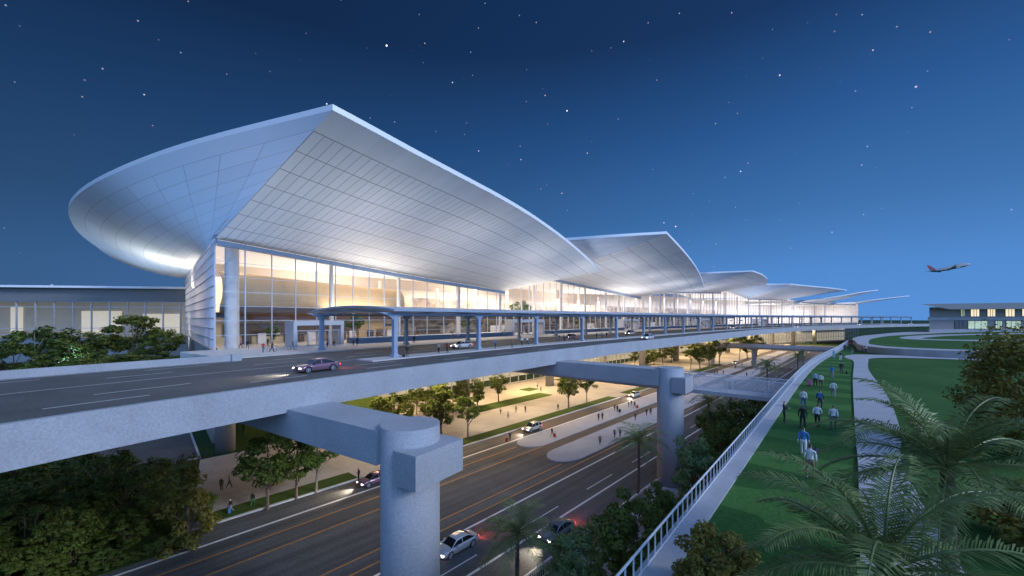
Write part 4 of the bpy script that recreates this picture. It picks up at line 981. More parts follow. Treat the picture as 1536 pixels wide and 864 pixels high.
def big_palm(x, y, z0, zc, L, label, seed, nf=30):
    rr = random.Random(seed); e = empty('palm_tree', (x, y, z0), 0, label, 'palm tree', 'large palms in the garden'); e.rotation_euler.z = seed * .21; link('trunk', palm_trunk(zc - z0, .2, .15), e)
    for k in range(nf):
        q = min(6, int((k / nf) ** .9 * 7)); o = link('frond', FR[q], e, (.12 * math.sin(2), 0, zc - z0)); o.rotation_euler = (rr.uniform(-.12, .12), rr.uniform(-.1, .1), k * 2.39996 + rr.uniform(-.2, .2)); s_ = L / 4 * rr.uniform(.88, 1.08); o.scale = (s_, s_, s_)
    return e
big_palm(7.7, 8.3, ZG, CH - (862 - HZ) / F * 8.3, 3.45, 'big palm with long arching fronds in the bottom right foreground', 3, 26)
big_palm(13.0, 11.8, ZG, CH - (705 - HZ) / F * 11.8, 3.7, 'big palm with arching fronds at the right edge, behind the other big palm', 9, 30)
cm_ = {}
def small_palm(px, py_c, d, z0, L, label, seed):
    x = (px - CX) / F * d; zc = CH - (py_c - HZ) / F * d; e = empty('palm_tree', (x, d, z0), 0, label, 'palm tree', 'palms beside the lower road'); link('trunk', palm_trunk(zc - z0, .2, .14), e)
    if seed % 3 not in cm_:
        rr = random.Random(seed); m = MB(); nf = 26
        for k in range(nf):
            src = FRF[min(4, int(k / nf * 5))]; M_ = Matrix.Rotation(k * 2.39996 + rr.uniform(-.25, .25), 3, 'Z') @ Matrix.Scale(rr.uniform(.85, 1.1), 3); i0 = len(m.v)
            for q in src.v: m.vert(M_ @ Vector(q))
            for f in src.f: m.face([i0 + j for j in f])
        cm_[seed % 3] = m.mesh('crown', MT['palm'])
    o = link('crown', cm_[seed % 3], e, (.1, 0, zc - z0)); o.scale = (L / 4,) * 3; o.rotation_euler.z = seed; return e
small_palm(774, 800, 33, 0, 3.9, 'drooping palm at the bottom, right of the first pier beside the white saloon', 1)
small_palm(957, 662, 51, 0, 3.9, 'tall palm standing against the road just left of the second pier', 2)
small_palm(1062, 603, 60, 0, 3.2, 'palm right of the second pier, left of two before the footbridge', 3)
small_palm(1095, 584, 68, 0, 3.3, 'palm right of the second pier, right of two before the footbridge', 4)
small_palm(1150, 550, 102, 0, 4.0, 'palm beyond the footbridge beside the far road', 5)
small_palm(1196, 534, 135, 0, 4.0, 'farthest small palm beside the end of the lower road', 6)

# foreground tree and bushes at the right
def big_crown(name, x, y, z0, h, rx, rz_, n, ls, label, cat, seed, leaves='leaf_ol', th=None, nc=60):
    rr = random.Random(seed); e = empty(name, (x, y, z0), 0, label, cat); tr = MB(); cr = MB(); cz = h - rz_; th = th or cz * .5
    tr.tube([(0, 0, -.2), (.05, .05, th * .5), (0, .1, th), (.1, 0, h - rz_ * .5)], [.24, .19, .15, .04], 8)
    for k in range(nc):
        d = rdir(rr); f = rr.uniform(.3, 1) ** .5; p = Vector((d.x * rx * f, d.y * rx * f, cz + d.z * rz_ * f)); r_ = rx * rr.uniform(.16, .32)
        if k < 18: st = Vector((0, .05, lerp(th * .6, min(p.z, th * 1.2), rr.random()))); tr.tube([st, st.lerp(p, .5) + Vector((0, 0, .1)), p], [.05, .035, .012], 5)
        for q in range(n // nc):
            dd = rdir(rr); rad = r_ * rr.uniform(.2, 1) ** .5; leafquad(cr, p + dd * rad, dd + Vector((0, 0, .6)) + rdir(rr) * .8, ls * rr.uniform(.6, 1.3), rr)
    tr.build('trunk', MT['bark'], e); cr.build('crown', MT[leaves], e); return e
big_crown('garden_tree', 31.0, 22.8, ZG, 7.6, 3.9, 3.9, 17000, .17, 'large olive green leafy tree at the right edge behind the palms', 'tree', 51, nc=120)
big_crown('garden_bush', 5.6, 11.0, ZG, 2.1, 1.05, 1.0, 9000, .08, 'clipped olive green bush at the bottom beside the railing', 'bush', 52, nc=70)
big_crown('garden_bush', 9.4, 8.8, ZG, 1.7, 1.2, .85, 4500, .11, 'low olive bush under the fronds at the bottom right', 'bush', 53, nc=50)
big_crown('garden_bush', 18.5, 13.5, ZG, 2.6, 2.0, 1.3, 5000, .15, 'broad olive bush at the right edge below the large tree', 'bush', 54, nc=50)

# trees standing inside the hall, behind the glass
GI = 'potted trees inside the glass hall'
for k, (px, t, h, key, lb) in enumerate([(428, 6, 4.6, ('round', 'leaf_dk', 8), 'dark round tree indoors behind the glass beside the first entrance'), (548, 5, 7.0, ('open', 'leaf_dk', 25), 'slender tree indoors behind the glass right of the first entrance'),
    (715, 6, 6.5, ('open', 'leaf_dk', 26), 'dark tree indoors behind the glass left of the second entrance'), (800, 6, 13.0, ('open', 'leaf', 27), 'tall tree indoors whose crown shows above the canopy'), (880, 5, 7.0, ('open', 'leaf_dk', 25), 'dark tree indoors behind the glass left of the third entrance')]):
    s_ = fac(px); q = VC.at(s_, TF + t); tree('indoor_tree', key, q.x, q.y, ZD + .12, h, lb, GI)

# far tree line on the horizon
b = MB(); rr = random.Random(8); x = 300
while x < 1700: 
    h = 4 + rr.random() * 4; w_ = rr.uniform(12, 26); n = 8
    i0 = b.vert((x, 900, h)); ring = [b.vert((x + math.cos(a * .785) * w_, 900 + math.sin(a * .785) * w_, -.5)) for a in range(8)]
    for a in range(8): b.face((ring[a], ring[(a + 1) % 8], i0))
    x += rr.uniform(8, 16)
b.build('distant_woodland', MT['field'], kind='stuff')

# ================================================================== people
BONES = []
def person_mesh(pose, seed):
    v = {}; rad = {}; ed = []; cat = {}
    sw = {'stand': 0, 'walk': .30, 'walk2': -.28, 'read': 0, 'drag': .26, 'stroll': .16}[pose]
    def P(n, p, r): v[n] = Vector(p); rad[n] = r
    P('pel', (0, 0, .96), .135); P('wai', (0, .01, 1.12), .125); P('che', (0, .0, 1.33), .15); P('nec', (0, .0, 1.49), .058); P('jaw', (0, .035, 1.575), .068); P('hea', (0, .015, 1.655), .088); P('top', (0, .0, 1.735), .05)
    P('nose', (0, .115, 1.63), .014)
    for s, sg in (('L', -1), ('R', 1)):
        a = sw * sg
        P('hip' + s, (.095 * sg, 0, .90), .098); P('kne' + s, (.10 * sg, .02 + .42 * math.sin(a) + .02, .50 + .03 * abs(a)), .066)
        back = max(0, -a) * 1.0
        P('ank' + s, (.10 * sg, .78 * math.sin(a) - (.12 if a < 0 else 0), .085 + back * .28), .043); P('toe' + s, (.115 * sg, .78 * math.sin(a) - (.12 if a < 0 else 0) + .17, .04 + back * .1), .036)
        b_ = -a
        P('sho' + s, (.185 * sg, 0, 1.425), .062)
        if pose == 'read': P('elb' + s, (.235 * sg, .02, 1.16), .046); P('wri' + s, (.10 * sg, .25, 1.20), .030); hd = Vector((-.3 * sg, .8, .1)).normalized()
        elif pose == 'drag' and sg > 0: P('elb' + s, (.24, -.10, 1.17), .045); P('wri' + s, (.26, -.22, .95), .030); hd = Vector((.05, -.35, -1)).normalized()
        else: P('elb' + s, (.235 * sg, .30 * math.sin(b_) - .03, 1.14), .045); P('wri' + s, (.245 * sg, .5 * math.sin(b_) + .05, .90), .029); hd = Vector((0, .2 + .3 * b_, -1)).normalized()
        pal = v['wri' + s] + hd * .075; P('pal' + s, pal, .03)
        sdv = Vector((0, 1, 0)) - hd * hd.y
        if sdv.length < .1: sdv = Vector((1, 0, 0))
        sdv.normalize(); inn = hd.cross(sdv)
        for f in range(4):
            o = (f - 1.5) * .02; L_ = (.062, .075, .07, .055)[f]; P('f%d%s' % (f, s), pal + sdv * o + hd * .045, .0095); P('g%d%s' % (f, s), pal + sdv * o * 1.15 + hd * (.045 + L_ * .7) + inn * .018 * -sg, .008); ed += [('pal' + s, 'f%d%s' % (f, s)), ('f%d%s' % (f, s), 'g%d%s' % (f, s))]
        P('th' + s, v['wri' + s] + hd * .05 + sdv * .045, .0105); P('tk' + s, v['wri' + s] + hd * .095 + sdv * .055, .009); ed += [('wri' + s, 'th' + s), ('th' + s, 'tk' + s)]
        ed += [('pel', 'hip' + s), ('hip' + s, 'kne' + s), ('kne' + s, 'ank' + s), ('ank' + s, 'toe' + s), ('che', 'sho' + s), ('sho' + s, 'elb' + s), ('elb' + s, 'wri' + s), ('wri' + s, 'pal' + s)]
    ed += [('pel', 'wai'), ('wai', 'che'), ('che', 'nec'), ('nec', 'jaw'), ('jaw', 'hea'), ('hea', 'top'), ('hea', 'nose')]
    names = list(v); ix = {n: i for i, n in enumerate(names)}
    me = bpy.data.meshes.new('skel'); me.from_pydata([v[n] for n in names], [(ix[a], ix[c]) for a, c in ed], []); me.update()
    o = bpy.data.objects.new('skel', me); COL.objects.link(o)
    md = o.modifiers.new('skin', 'SKIN'); sv = me.skin_vertices[0].data
    for n in names:
        r_ = rad[n]; k = sv[ix[n]]; k.radius = (r_, r_ * (.72 if n in ('pel', 'wai', 'che') else 1)); k.use_root = (n == 'pel')
    sb = o.modifiers.new('sub', 'SUBSURF'); sb.levels = 1; sb.render_levels = 1
    dg = bpy.context.evaluated_depsgraph_get(); out = bpy.data.meshes.new_from_object(o.evaluated_get(dg)); out.name = 'person'
    bpy.data.objects.remove(o)
    # 0 top, 1 trousers, 2 skin, 3 hair, 4 shoes
    def segd(p, a, c):
        d = c - a; t = max(0, min(1, (p - a).dot(d) / max(1e-9, d.length_squared))); return (p - a - d * t).length
    segs = []
    for a, c in ed:
        n = a + c
        if 'toe' in n: k = 4
        elif a[:3] in ('hip', 'kne') or c[:3] in ('hip',): k = 1
        elif a[:3] in ('wri', 'pal') or a[0] in 'fgt' and len(a) <= 3 and a != 'top': k = 2
        elif a in ('nec', 'jaw', 'hea'): k = 2
        else: k = 0
        segs.append((v[a], v[c], k))
    mi = []
    for p in out.polygons:
        c = p.center; k = min(segs, key=lambda s_: segd(c, s_[0], s_[1]))[2]
        if k == 0 and c.z < .99: k = 1
        if c.z > 1.56 and (c.y < .0 or c.z > 1.70): k = 3
        mi.append(k)
    while len(out.materials) < 5: out.materials.append(MT['plastic'])
    out.polygons.foreach_set('material_index', mi); out.polygons.foreach_set('use_smooth', [True] * len(mi)); out.update()
    return out
PM = {p: person_mesh(p, 1) for p in ('stand', 'walk', 'walk2', 'read', 'drag', 'stroll')}
CLO = {}
def cloth(name, c):
    if name not in CLO: CLO[name] = M(name.replace(' ', '_') + '_cloth', c, .8, var=0)
    return CLO[name]
COLS = {'white': (.72, .72, .72), 'black': (.012, .012, .014), 'dark grey': (.06, .06, .065), 'blue': (.05, .19, .45), 'navy': (.015, .025, .07), 'khaki': (.26, .20, .13), 'red': (.40, .03, .03), 'pale blue': (.35, .5, .68), 'brown': (.12, .07, .04), 'grey': (.25, .25, .26), 'green': (.05, .18, .06), 'jeans blue': (.06, .12, .24), 'tan': (.42, .30, .18), 'pink': (.6, .2, .28)}
SK = [M('skin_%s' % n, c, .6, var=0) for n, c in (('light', (.55, .36, .27)), ('tan', (.38, .23, .15)), ('brown', (.20, .11, .07)))]
HA = [M('hair_%s' % n, c, .5, var=0) for n, c in (('black', (.01, .009, .008)), ('brown', (.05, .03, .018)))]
def person(x, y, z, h, face, pose, topc, botc, label, group, k=0):
    o = link('person', PM[pose]); o.location = (x, y, z); o.rotation_euler.z = face; s_ = h / 1.78; o.scale = (s_ * 1.06, s_ * 1.06, s_)
    for i, m in enumerate((cloth(topc, COLS[topc]), cloth(botc, COLS[botc]), SK[k % 3], HA[k % 2], MT['plastic'])):
        o.material_slots[i].link = 'OBJECT'; o.material_slots[i].material = m
    tag(o, label, 'person', group); return o
def face_to(d): return math.atan2(d.y, d.x) - math.pi / 2
AW = face_to(RU)                                      # walking away along the garden
cs = MB(); cs.box((0, 0, .42), (.42, .26, .62)); cs.box((-.15, -.09, 1.0 - .15), (.02, .02, .36)); cs.box((.15, -.09, .85), (.02, .02, .36)); cs.box((0, -.09, 1.04), (.34, .03, .03))
whm = MB(); whm.tube([(-.17, .0, .05), (.17, .0, .05)], .05, 10); WH_ = whm.mesh('wheels', MT['plastic'])
def suitcase(x, y, z, rz, col, label, group='luggage'):
    e = empty('suitcase', (x, y, z), rz, label, 'suitcase', group); bm_ = MB(); bm_.box((0, 0, .42), (.44, .28, .64)); bm_.box((0, .145, .42), (.36, .02, .54)); bm_.build('shell', cloth(col, COLS[col]), e)
    h_ = MB(); h_.box((-.15, -.09, .92), (.02, .02, .36)); h_.box((.15, -.09, .92), (.02, .02, .36)); h_.box((0, -.09, 1.10), (.34, .03, .03)); h_.build('handle', MT['metal_d'], e); link('wheels', WH_, e); return e
def bag(x, y, z, rz, col, label):
    m = MB(); m.box((0, 0, .17), (.42, .16, .30)); m.box((0, 0, .325), (.36, .12, .03)); e = empty('hand_bag', (x, y, z), rz, label, 'bag', 'luggage'); m.build('body', cloth(col, COLS[col]), e)
    h_ = MB(); h_.tube([(-.12, 0, .32), (-.09, 0, .50), (.09, 0, .50), (.12, 0, .32)], .012, 6); h_.build('handle', MT['plastic'], e); return e
def plabel(a, c, wh):
    a, c = a.replace('jeans blue', 'denim'), c.replace('jeans blue', 'denim')
    for l in ('person in %s top and %s trousers %s' % (a, c, wh), 'person in %s and %s %s' % (a, c, wh), 'person in %s %s' % (a, wh)):
        if len(l.split()) <= 16: return l
    return l
GL = 'people walking on the lawn walk'
LW = [ # px, py feet, top, bottom, pose, heading offset, label
 (1176, 634, 'black', 'black', 'read', -1.4, 'person in a black suit reading at the left side of the lawn by the railing'),
 (1205, 613, 'white', 'jeans blue', 'walk', 0, 'person in a white top and blue jeans walking away behind the reading person'),
 (1204, 643, 'black', 'black', 'stroll', 0, 'person all in black on the lawn, just ahead of the blue shirted one'),
 (1205, 684, 'blue', 'white', 'walk2', 0, 'person in a bright blue shirt and white trousers, second nearest on the lawn'),
 (1215, 719, 'white', 'khaki', 'walk', 0, 'nearest person on the lawn, in a white shirt and khaki trousers'),
 (1226, 641, 'white', 'black', 'walk2', 0, 'person in a white top and black shorts in the middle of the lawn'),
 (1230, 614, 'navy', 'dark grey', 'walk', 0, 'person in a navy jacket with a blue backpack on the lawn'),
 (1250, 645, 'white', 'dark grey', 'walk', 0, 'person in a white shirt and dark grey trousers at the right side of the lawn'),
 (1250, 597, 'white', 'grey', 'walk2', 0, 'person in a white shirt and grey trousers farther up the right side of the lawn'),
 (1223, 580, 'pale blue', 'black', 'drag', 0, 'person in a pale blue top and black trousers pulling a pink suitcase'),
 (1231, 582, 'white', 'brown', 'walk', 0, 'person in a white top and brown trousers beside the one with the pink suitcase'),
 (1248, 568, 'blue', 'grey', 'walk2', 0, 'person in a blue shirt and grey trousers in the far half of the lawn'),
 (1262, 561, 'black', 'dark grey', 'stroll', 0, 'person in a black jacket beside a dark bag in the far half of the lawn'),
 (1261, 541, 'dark grey', 'white', 'walk', 0, 'small distant person in dark grey top and white trousers on the lawn'),
 (1251, 538, 'pale blue', 'pale blue', 'stand', 0, 'small distant person all in pale blue close to the railing'),
 (1267, 527, 'black', 'navy', 'walk2', 0, 'small distant person in black top and navy trousers far up the lawn'),
 (1278, 532, 'brown', 'grey', 'walk', 0, 'small distant person in brown top at the corner where the lawn meets the path'),
 (1274, 522, 'red', 'black', 'walk', 0, 'small distant person in a red top near the far end of the lawn'),
 (1279, 519, 'black', 'khaki', 'walk2', 0, 'small distant person in khaki trousers at the far end of the lawn'),
 (1294, 529, 'pink', 'dark grey', 'stand', 2, 'small distant person in a pink top on the curved path corner'),
 (1299, 529, 'white', 'navy', 'stand', 2.5, 'small distant person in a white top on the curved path corner')]
for k, (px, py, tc_, bc_, po_, ho, lb) in enumerate(LW):
    z = ZG + (.03 if k < 19 else .1); p = G(px, py, z); person(p.x, p.y, z, 1.70 + .1 * ((k * 37) % 10) / 10, AW + ho, po_, tc_, bc_, lb, GL, k)
p = G(1214, 579, ZG + .03); suitcase(p.x, p.y, ZG + .03, AW, 'pink', 'pink suitcase pulled along the lawn by a person in a pale blue top')
p = G(1212, 683, ZG + .6); bag(p.x + .42, p.y + .05, ZG + .62, AW + 1.4, 'navy', 'navy bag carried at the right hand of the person in bright blue')
p = G(1268, 561, ZG + .03); bag(p.x + .2, p.y, ZG + .03, AW + 1.4, 'black', 'black bag on the lawn beside the person in a black jacket')
p = G(1230, 614, ZG + .03); bp_ = MB(); bp_.box((0, -.19, 1.25), (.3, .16, .42)); bp_.box((0, -.275, 1.18), (.24, .03, .22)); o = empty('backpack', (p.x, p.y, ZG + .03), AW, 'blue backpack worn by the person in a navy jacket on the lawn', 'backpack'); bp_.build('body', cloth('blue', COLS['blue']), o)
sp_ = MB(); sp_.box((-.1, -.1, 1.38), (.05, .18, .04)); sp_.box((.1, -.1, 1.38), (.05, .18, .04)); sp_.build('strap', MT['plastic'], o)
# upper road
GD = 'people on the upper road and its pavements'
ts = [('black', 'dark grey'), ('grey', 'black'), ('red', 'black'), ('blue', 'navy'), ('tan', 'khaki'), ('white', 'black'), ('white', 'navy'), ('black', 'jeans blue'), ('brown', 'black'), ('navy', 'grey'), ('green', 'black'), ('pale blue', 'dark grey'), ('dark grey', 'black'), ('pink', 'black'), ('black', 'brown'), ('red', 'jeans blue'), ('white', 'khaki'), ('grey', 'navy'), ('tan', 'black'), ('blue', 'black'), ('black', 'black'), ('navy', 'navy'), ('brown', 'khaki'), ('white', 'grey'), ('green', 'khaki'), ('pale blue', 'black'), ('pink', 'navy'), ('grey', 'khaki'), ('dark grey', 'jeans blue'), ('navy', 'black'), ('tan', 'navy'), ('red', 'navy')]
UP = [(611, 535.5, 'on the island between the first two canopy posts, by a dark bag'), (658, 530.5, 'on the island left of the second canopy post'), (671, 529.5, 'on the island just left of the second canopy post, beside another'), (743, 523, 'on the island right of the second canopy post'), (768, 522, 'on the island halfway to the third canopy post'), (783, 518, 'on the island left of the third canopy post'), (791, 517.5, 'on the island touching the third canopy post'), (839, 512.5, 'on the island left of the fourth canopy post'), (846, 512, 'on the island beside the fourth canopy post'), (851, 513, 'on the island beside the fourth canopy post, nearer the road'), (895, 508, 'on the island before the fifth canopy post'), (903, 507.5, 'on the island close to the fifth canopy post'), (910, 507, 'on the island at the fifth canopy post'),
 (361, 523, 'standing before the glass corner of the terminal'), (371, 524, 'walking before the glass corner of the terminal'), (395, 529, 'on the pavement between the glass corner and the bicycle'), (481, 521, 'before the doors of the first entrance'), (491, 521.5, 'in the middle of the first entrance doors'), (501, 520, 'at the right side of the first entrance doors'), (530, 518, 'on the pavement right of the first entrance'), (536, 518, 'on the pavement beside the near end of the planter'), (621, 514.5, 'on the pavement before the first planter'), (679, 509, 'on the pavement left of the second entrance'), (687, 508.5, 'on the pavement left of the second entrance, right of two'), (754, 504.5, 'on the pavement at the second entrance'), (783, 503, 'on the pavement right of the second entrance'), (791, 502.5, 'on the pavement farther right of the second entrance'), (823, 501, 'on the far pavement beyond the third post'), (828, 500.5, 'on the far pavement beyond the third post, right of two'), (878, 498, 'on the far pavement left of the third entrance'), (899, 497.5, 'on the far pavement near the third entrance'), (902, 497, 'on the far pavement at the third entrance')]
for k, (px, py, wh) in enumerate(UP):
    z = ZD + .16; p = G(px, py, z); a, c = ts[k % len(ts)]
    person(p.x, p.y, z, 1.82, face_to(VC.dir(VC.s_px(px, 20, lo=20))) + R.choice((0, math.pi, 1.2, -1.7)), ('stand', 'walk', 'walk2', 'stroll')[k % 4], a, c, plabel(a, c, wh), GD, k)
p = G(605.5, 535.5, ZD + .16); bag(p.x, p.y, ZD + .16, .6, 'black', 'dark bag standing on the island next to a person in black')
for k in range(26):
    s_ = fac(940) + k * 9.3 + R.uniform(-3, 3); t = R.uniform(37, 47); q = VC.at(s_, t); a, c = ts[(k * 5) % len(ts)]
    person(q.x, q.y, ZD + .16, 1.8, R.uniform(0, 6.28), ('stand', 'walk', 'walk2')[k % 3], 'black', 'dark grey', 'tiny dark figure in the distant crowd under the far part of the canopy', 'distant crowd under the canopy', k)
# plaza and islands
GPp = 'people on the plaza and road islands'
PZ = [(332, 736, 'left of the near plaza trees, left of a pair'), (344, 732, 'left of the near plaza trees, right of a pair'), (379, 760, 'next to the leftmost plaza tree'), (346, 770, 'at the plaza corner beside the conifer'), (538, 720, 'alone at the kerb left of the first pier'), (751, 621, 'in the group past the light green tree, leftmost'), (762, 628, 'in the group past the light green tree, nearest the road'), (774, 619, 'in the group past the light green tree, third'), (788, 619, 'walking at the right of the loose group past the light green tree'), (837, 616, 'at the verge beside the silver utility car'), (806, 582, 'on the warm lit plaza floor, left of two'), (811, 588, 'on the warm lit plaza floor, right of two'),
 (765, 661, 'in the road before the silver utility car pulling a red case'), (828, 655, 'at the tip of the narrow island with a red case'), (900, 667, 'on the wide island near its rounded end'), (922, 657, 'on the wide island, left one of a pair'), (930, 655.5, 'on the wide island, right one of a pair'), (898, 631, 'on the narrow island, left one of a pair'), (903.5, 630, 'on the narrow island, right one of a pair'), (922, 616, 'farther along the narrow island, left'), (926, 618, 'farther along the narrow island with a dark case'), (943, 611, 'on the narrow island left of three'), (947, 609.5, 'on the narrow island in the middle of three'), (952, 612, 'on the narrow island right of three with a red case'), (953, 630, 'on the wide island left of the second pier'), (970, 624, 'on the wide island close to the second pier, left'), (976, 622.5, 'on the wide island close to the second pier, right'),
 (1072, 563, 'on the narrow island right of the second pier'), (1076, 562.5, 'on the narrow island right of the second pier, beside another'), (1085, 562, 'on the narrow island below the green trees'), (1103, 553, 'on the narrow island below the tall light green tree'), (1113, 550, 'on the far narrow island')]
PZ += [(1120, 565, 'on the far wide island'), (1127, 546, 'on the far island edge, left of two'), (1131, 545, 'on the far island edge, right of two'), (1144, 543, 'beyond the far verge trees'), (1162, 550, 'on the far wide island, the last one'), (1158, 528, 'on the far plaza, left'), (1170, 526, 'on the far plaza, middle'), (1188, 524, 'on the far plaza, right')]
ts2 = [('dark grey', 'brown'), ('khaki', 'dark grey'), ('black', 'green'), ('navy', 'grey'), ('navy', 'black'), ('white', 'black'), ('white', 'grey'), ('grey', 'dark grey'), ('black', 'dark grey'), ('black', 'brown')]
for k, (px, py, wh) in enumerate(PZ):
    v, w_ = wv(G(px, py, .13)); z = .16 if -49.7 < w_ < -35 else .12
    if -54.4 < w_ < -49.7: z = .004
    p = G(px, py, z); a, c = ts2[k] if k < 10 else ts[(k * 7) % len(ts)]
    if 12 <= k: a = ('black', 'dark grey', 'navy', 'black', 'brown')[k % 5]; c = ('black', 'dark grey', 'black')[k % 3]
    person(p.x, p.y, z, 1.8, AW + R.choice((0, math.pi, .8, -2.2)), ('stand', 'walk', 'stroll', 'walk2')[k % 4], a, c, plabel(a, c, wh), GPp, k)
for px, py, c, lb in ((760, 662, 'red', 'red suitcase in the road before the silver utility car'), (832, 656, 'red', 'red suitcase at the tip of the narrow island'), (929.5, 618.5, 'black', 'dark suitcase farther along the narrow island'), (956, 612.5, 'red', 'red suitcase on the narrow island beside a group of three'), (343.5, 770, 'blue', 'blue suitcase at the plaza corner beside the conifer')):
    p = G(px, py, .16); suitcase(p.x, p.y, .16 if px > 800 else (.13 if px < 400 else .01), AW, c, lb)

GIp = 'people inside the terminal'
for k in range(16):
    s_ = sA + 10 + k * 9.0 + R.uniform(-3, 3); q = VC.at(s_, TF + R.uniform(3, 9)); a, c = ts[(k * 3) % len(ts)]
    person(q.x, q.y, ZD + .12, 1.78, R.uniform(0, 6.28), ('stand', 'walk', 'walk2')[k % 3], 'black', 'navy', 'dim figure in dark clothes seen through the glass inside the terminal', GIp, k)
# bicycles
def bicycle(px, py, rz, label, rider):
    p = G(px, py, ZD + .16); e = empty('bicycle', p, rz, label, 'bicycle', 'bicycles before the terminal')
    for x in (-.52, .52):
        m = MB(); m.tube([(x + .33 * math.cos(k * math.pi / 10), 0, .35 + .33 * math.sin(k * math.pi / 10)) for k in range(21)], .022, 6, caps=False)
        for q in range(6): a = q * math.pi / 6; m.tube([(x - .32 * math.cos(a), 0, .35 - .32 * math.sin(a)), (x + .32 * math.cos(a), 0, .35 + .32 * math.sin(a))], .006, 4)
        m.build('wheel', MT['plastic'], e)
    m = MB()
    for a, c in (((-.52, 0, .35), (-.08, 0, .33)), ((-.08, 0, .33), (-.2, 0, .86)), ((-.52, 0, .35), (-.17, 0, .78)), ((-.17, 0, .78), (.36, 0, .82)), ((-.08, 0, .33), (.38, 0, .72)), ((.52, 0, .35), (.34, 0, .95))): m.tube([a, c], .022, 6)
    m.build('frame', MT['metal_w'], e); m = MB(); m.tube([(.34, -.26, 1.0), (.36, 0, .96), (.34, .26, 1.0)], .018, 6); m.build('handlebar', MT['metal_d'], e); m = MB(); m.box((-.22, 0, .89), (.24, .13, .05)); m.build('saddle', MT['plastic'], e)
    a, c, lb = rider; q = Vector((math.cos(rz), math.sin(rz), 0)); sd_ = Vector((-q.y, q.x, 0)); person(p.x - sd_.x * .42, p.y - sd_.y * .42, ZD + .16, 1.78, face_to(q), 'walk', a, c, lb, GD, 1)
bicycle(407, 528, .75, 'bicycle wheeled along the pavement left of the first entrance', ('black', 'navy', 'person in black top and navy trousers wheeling the bicycle left of the first entrance'))
bicycle(438, 525, .75, 'bicycle wheeled past the left post of the first entrance', ('green', 'grey', 'person in green top and grey trousers wheeling the bicycle past the first entrance'))

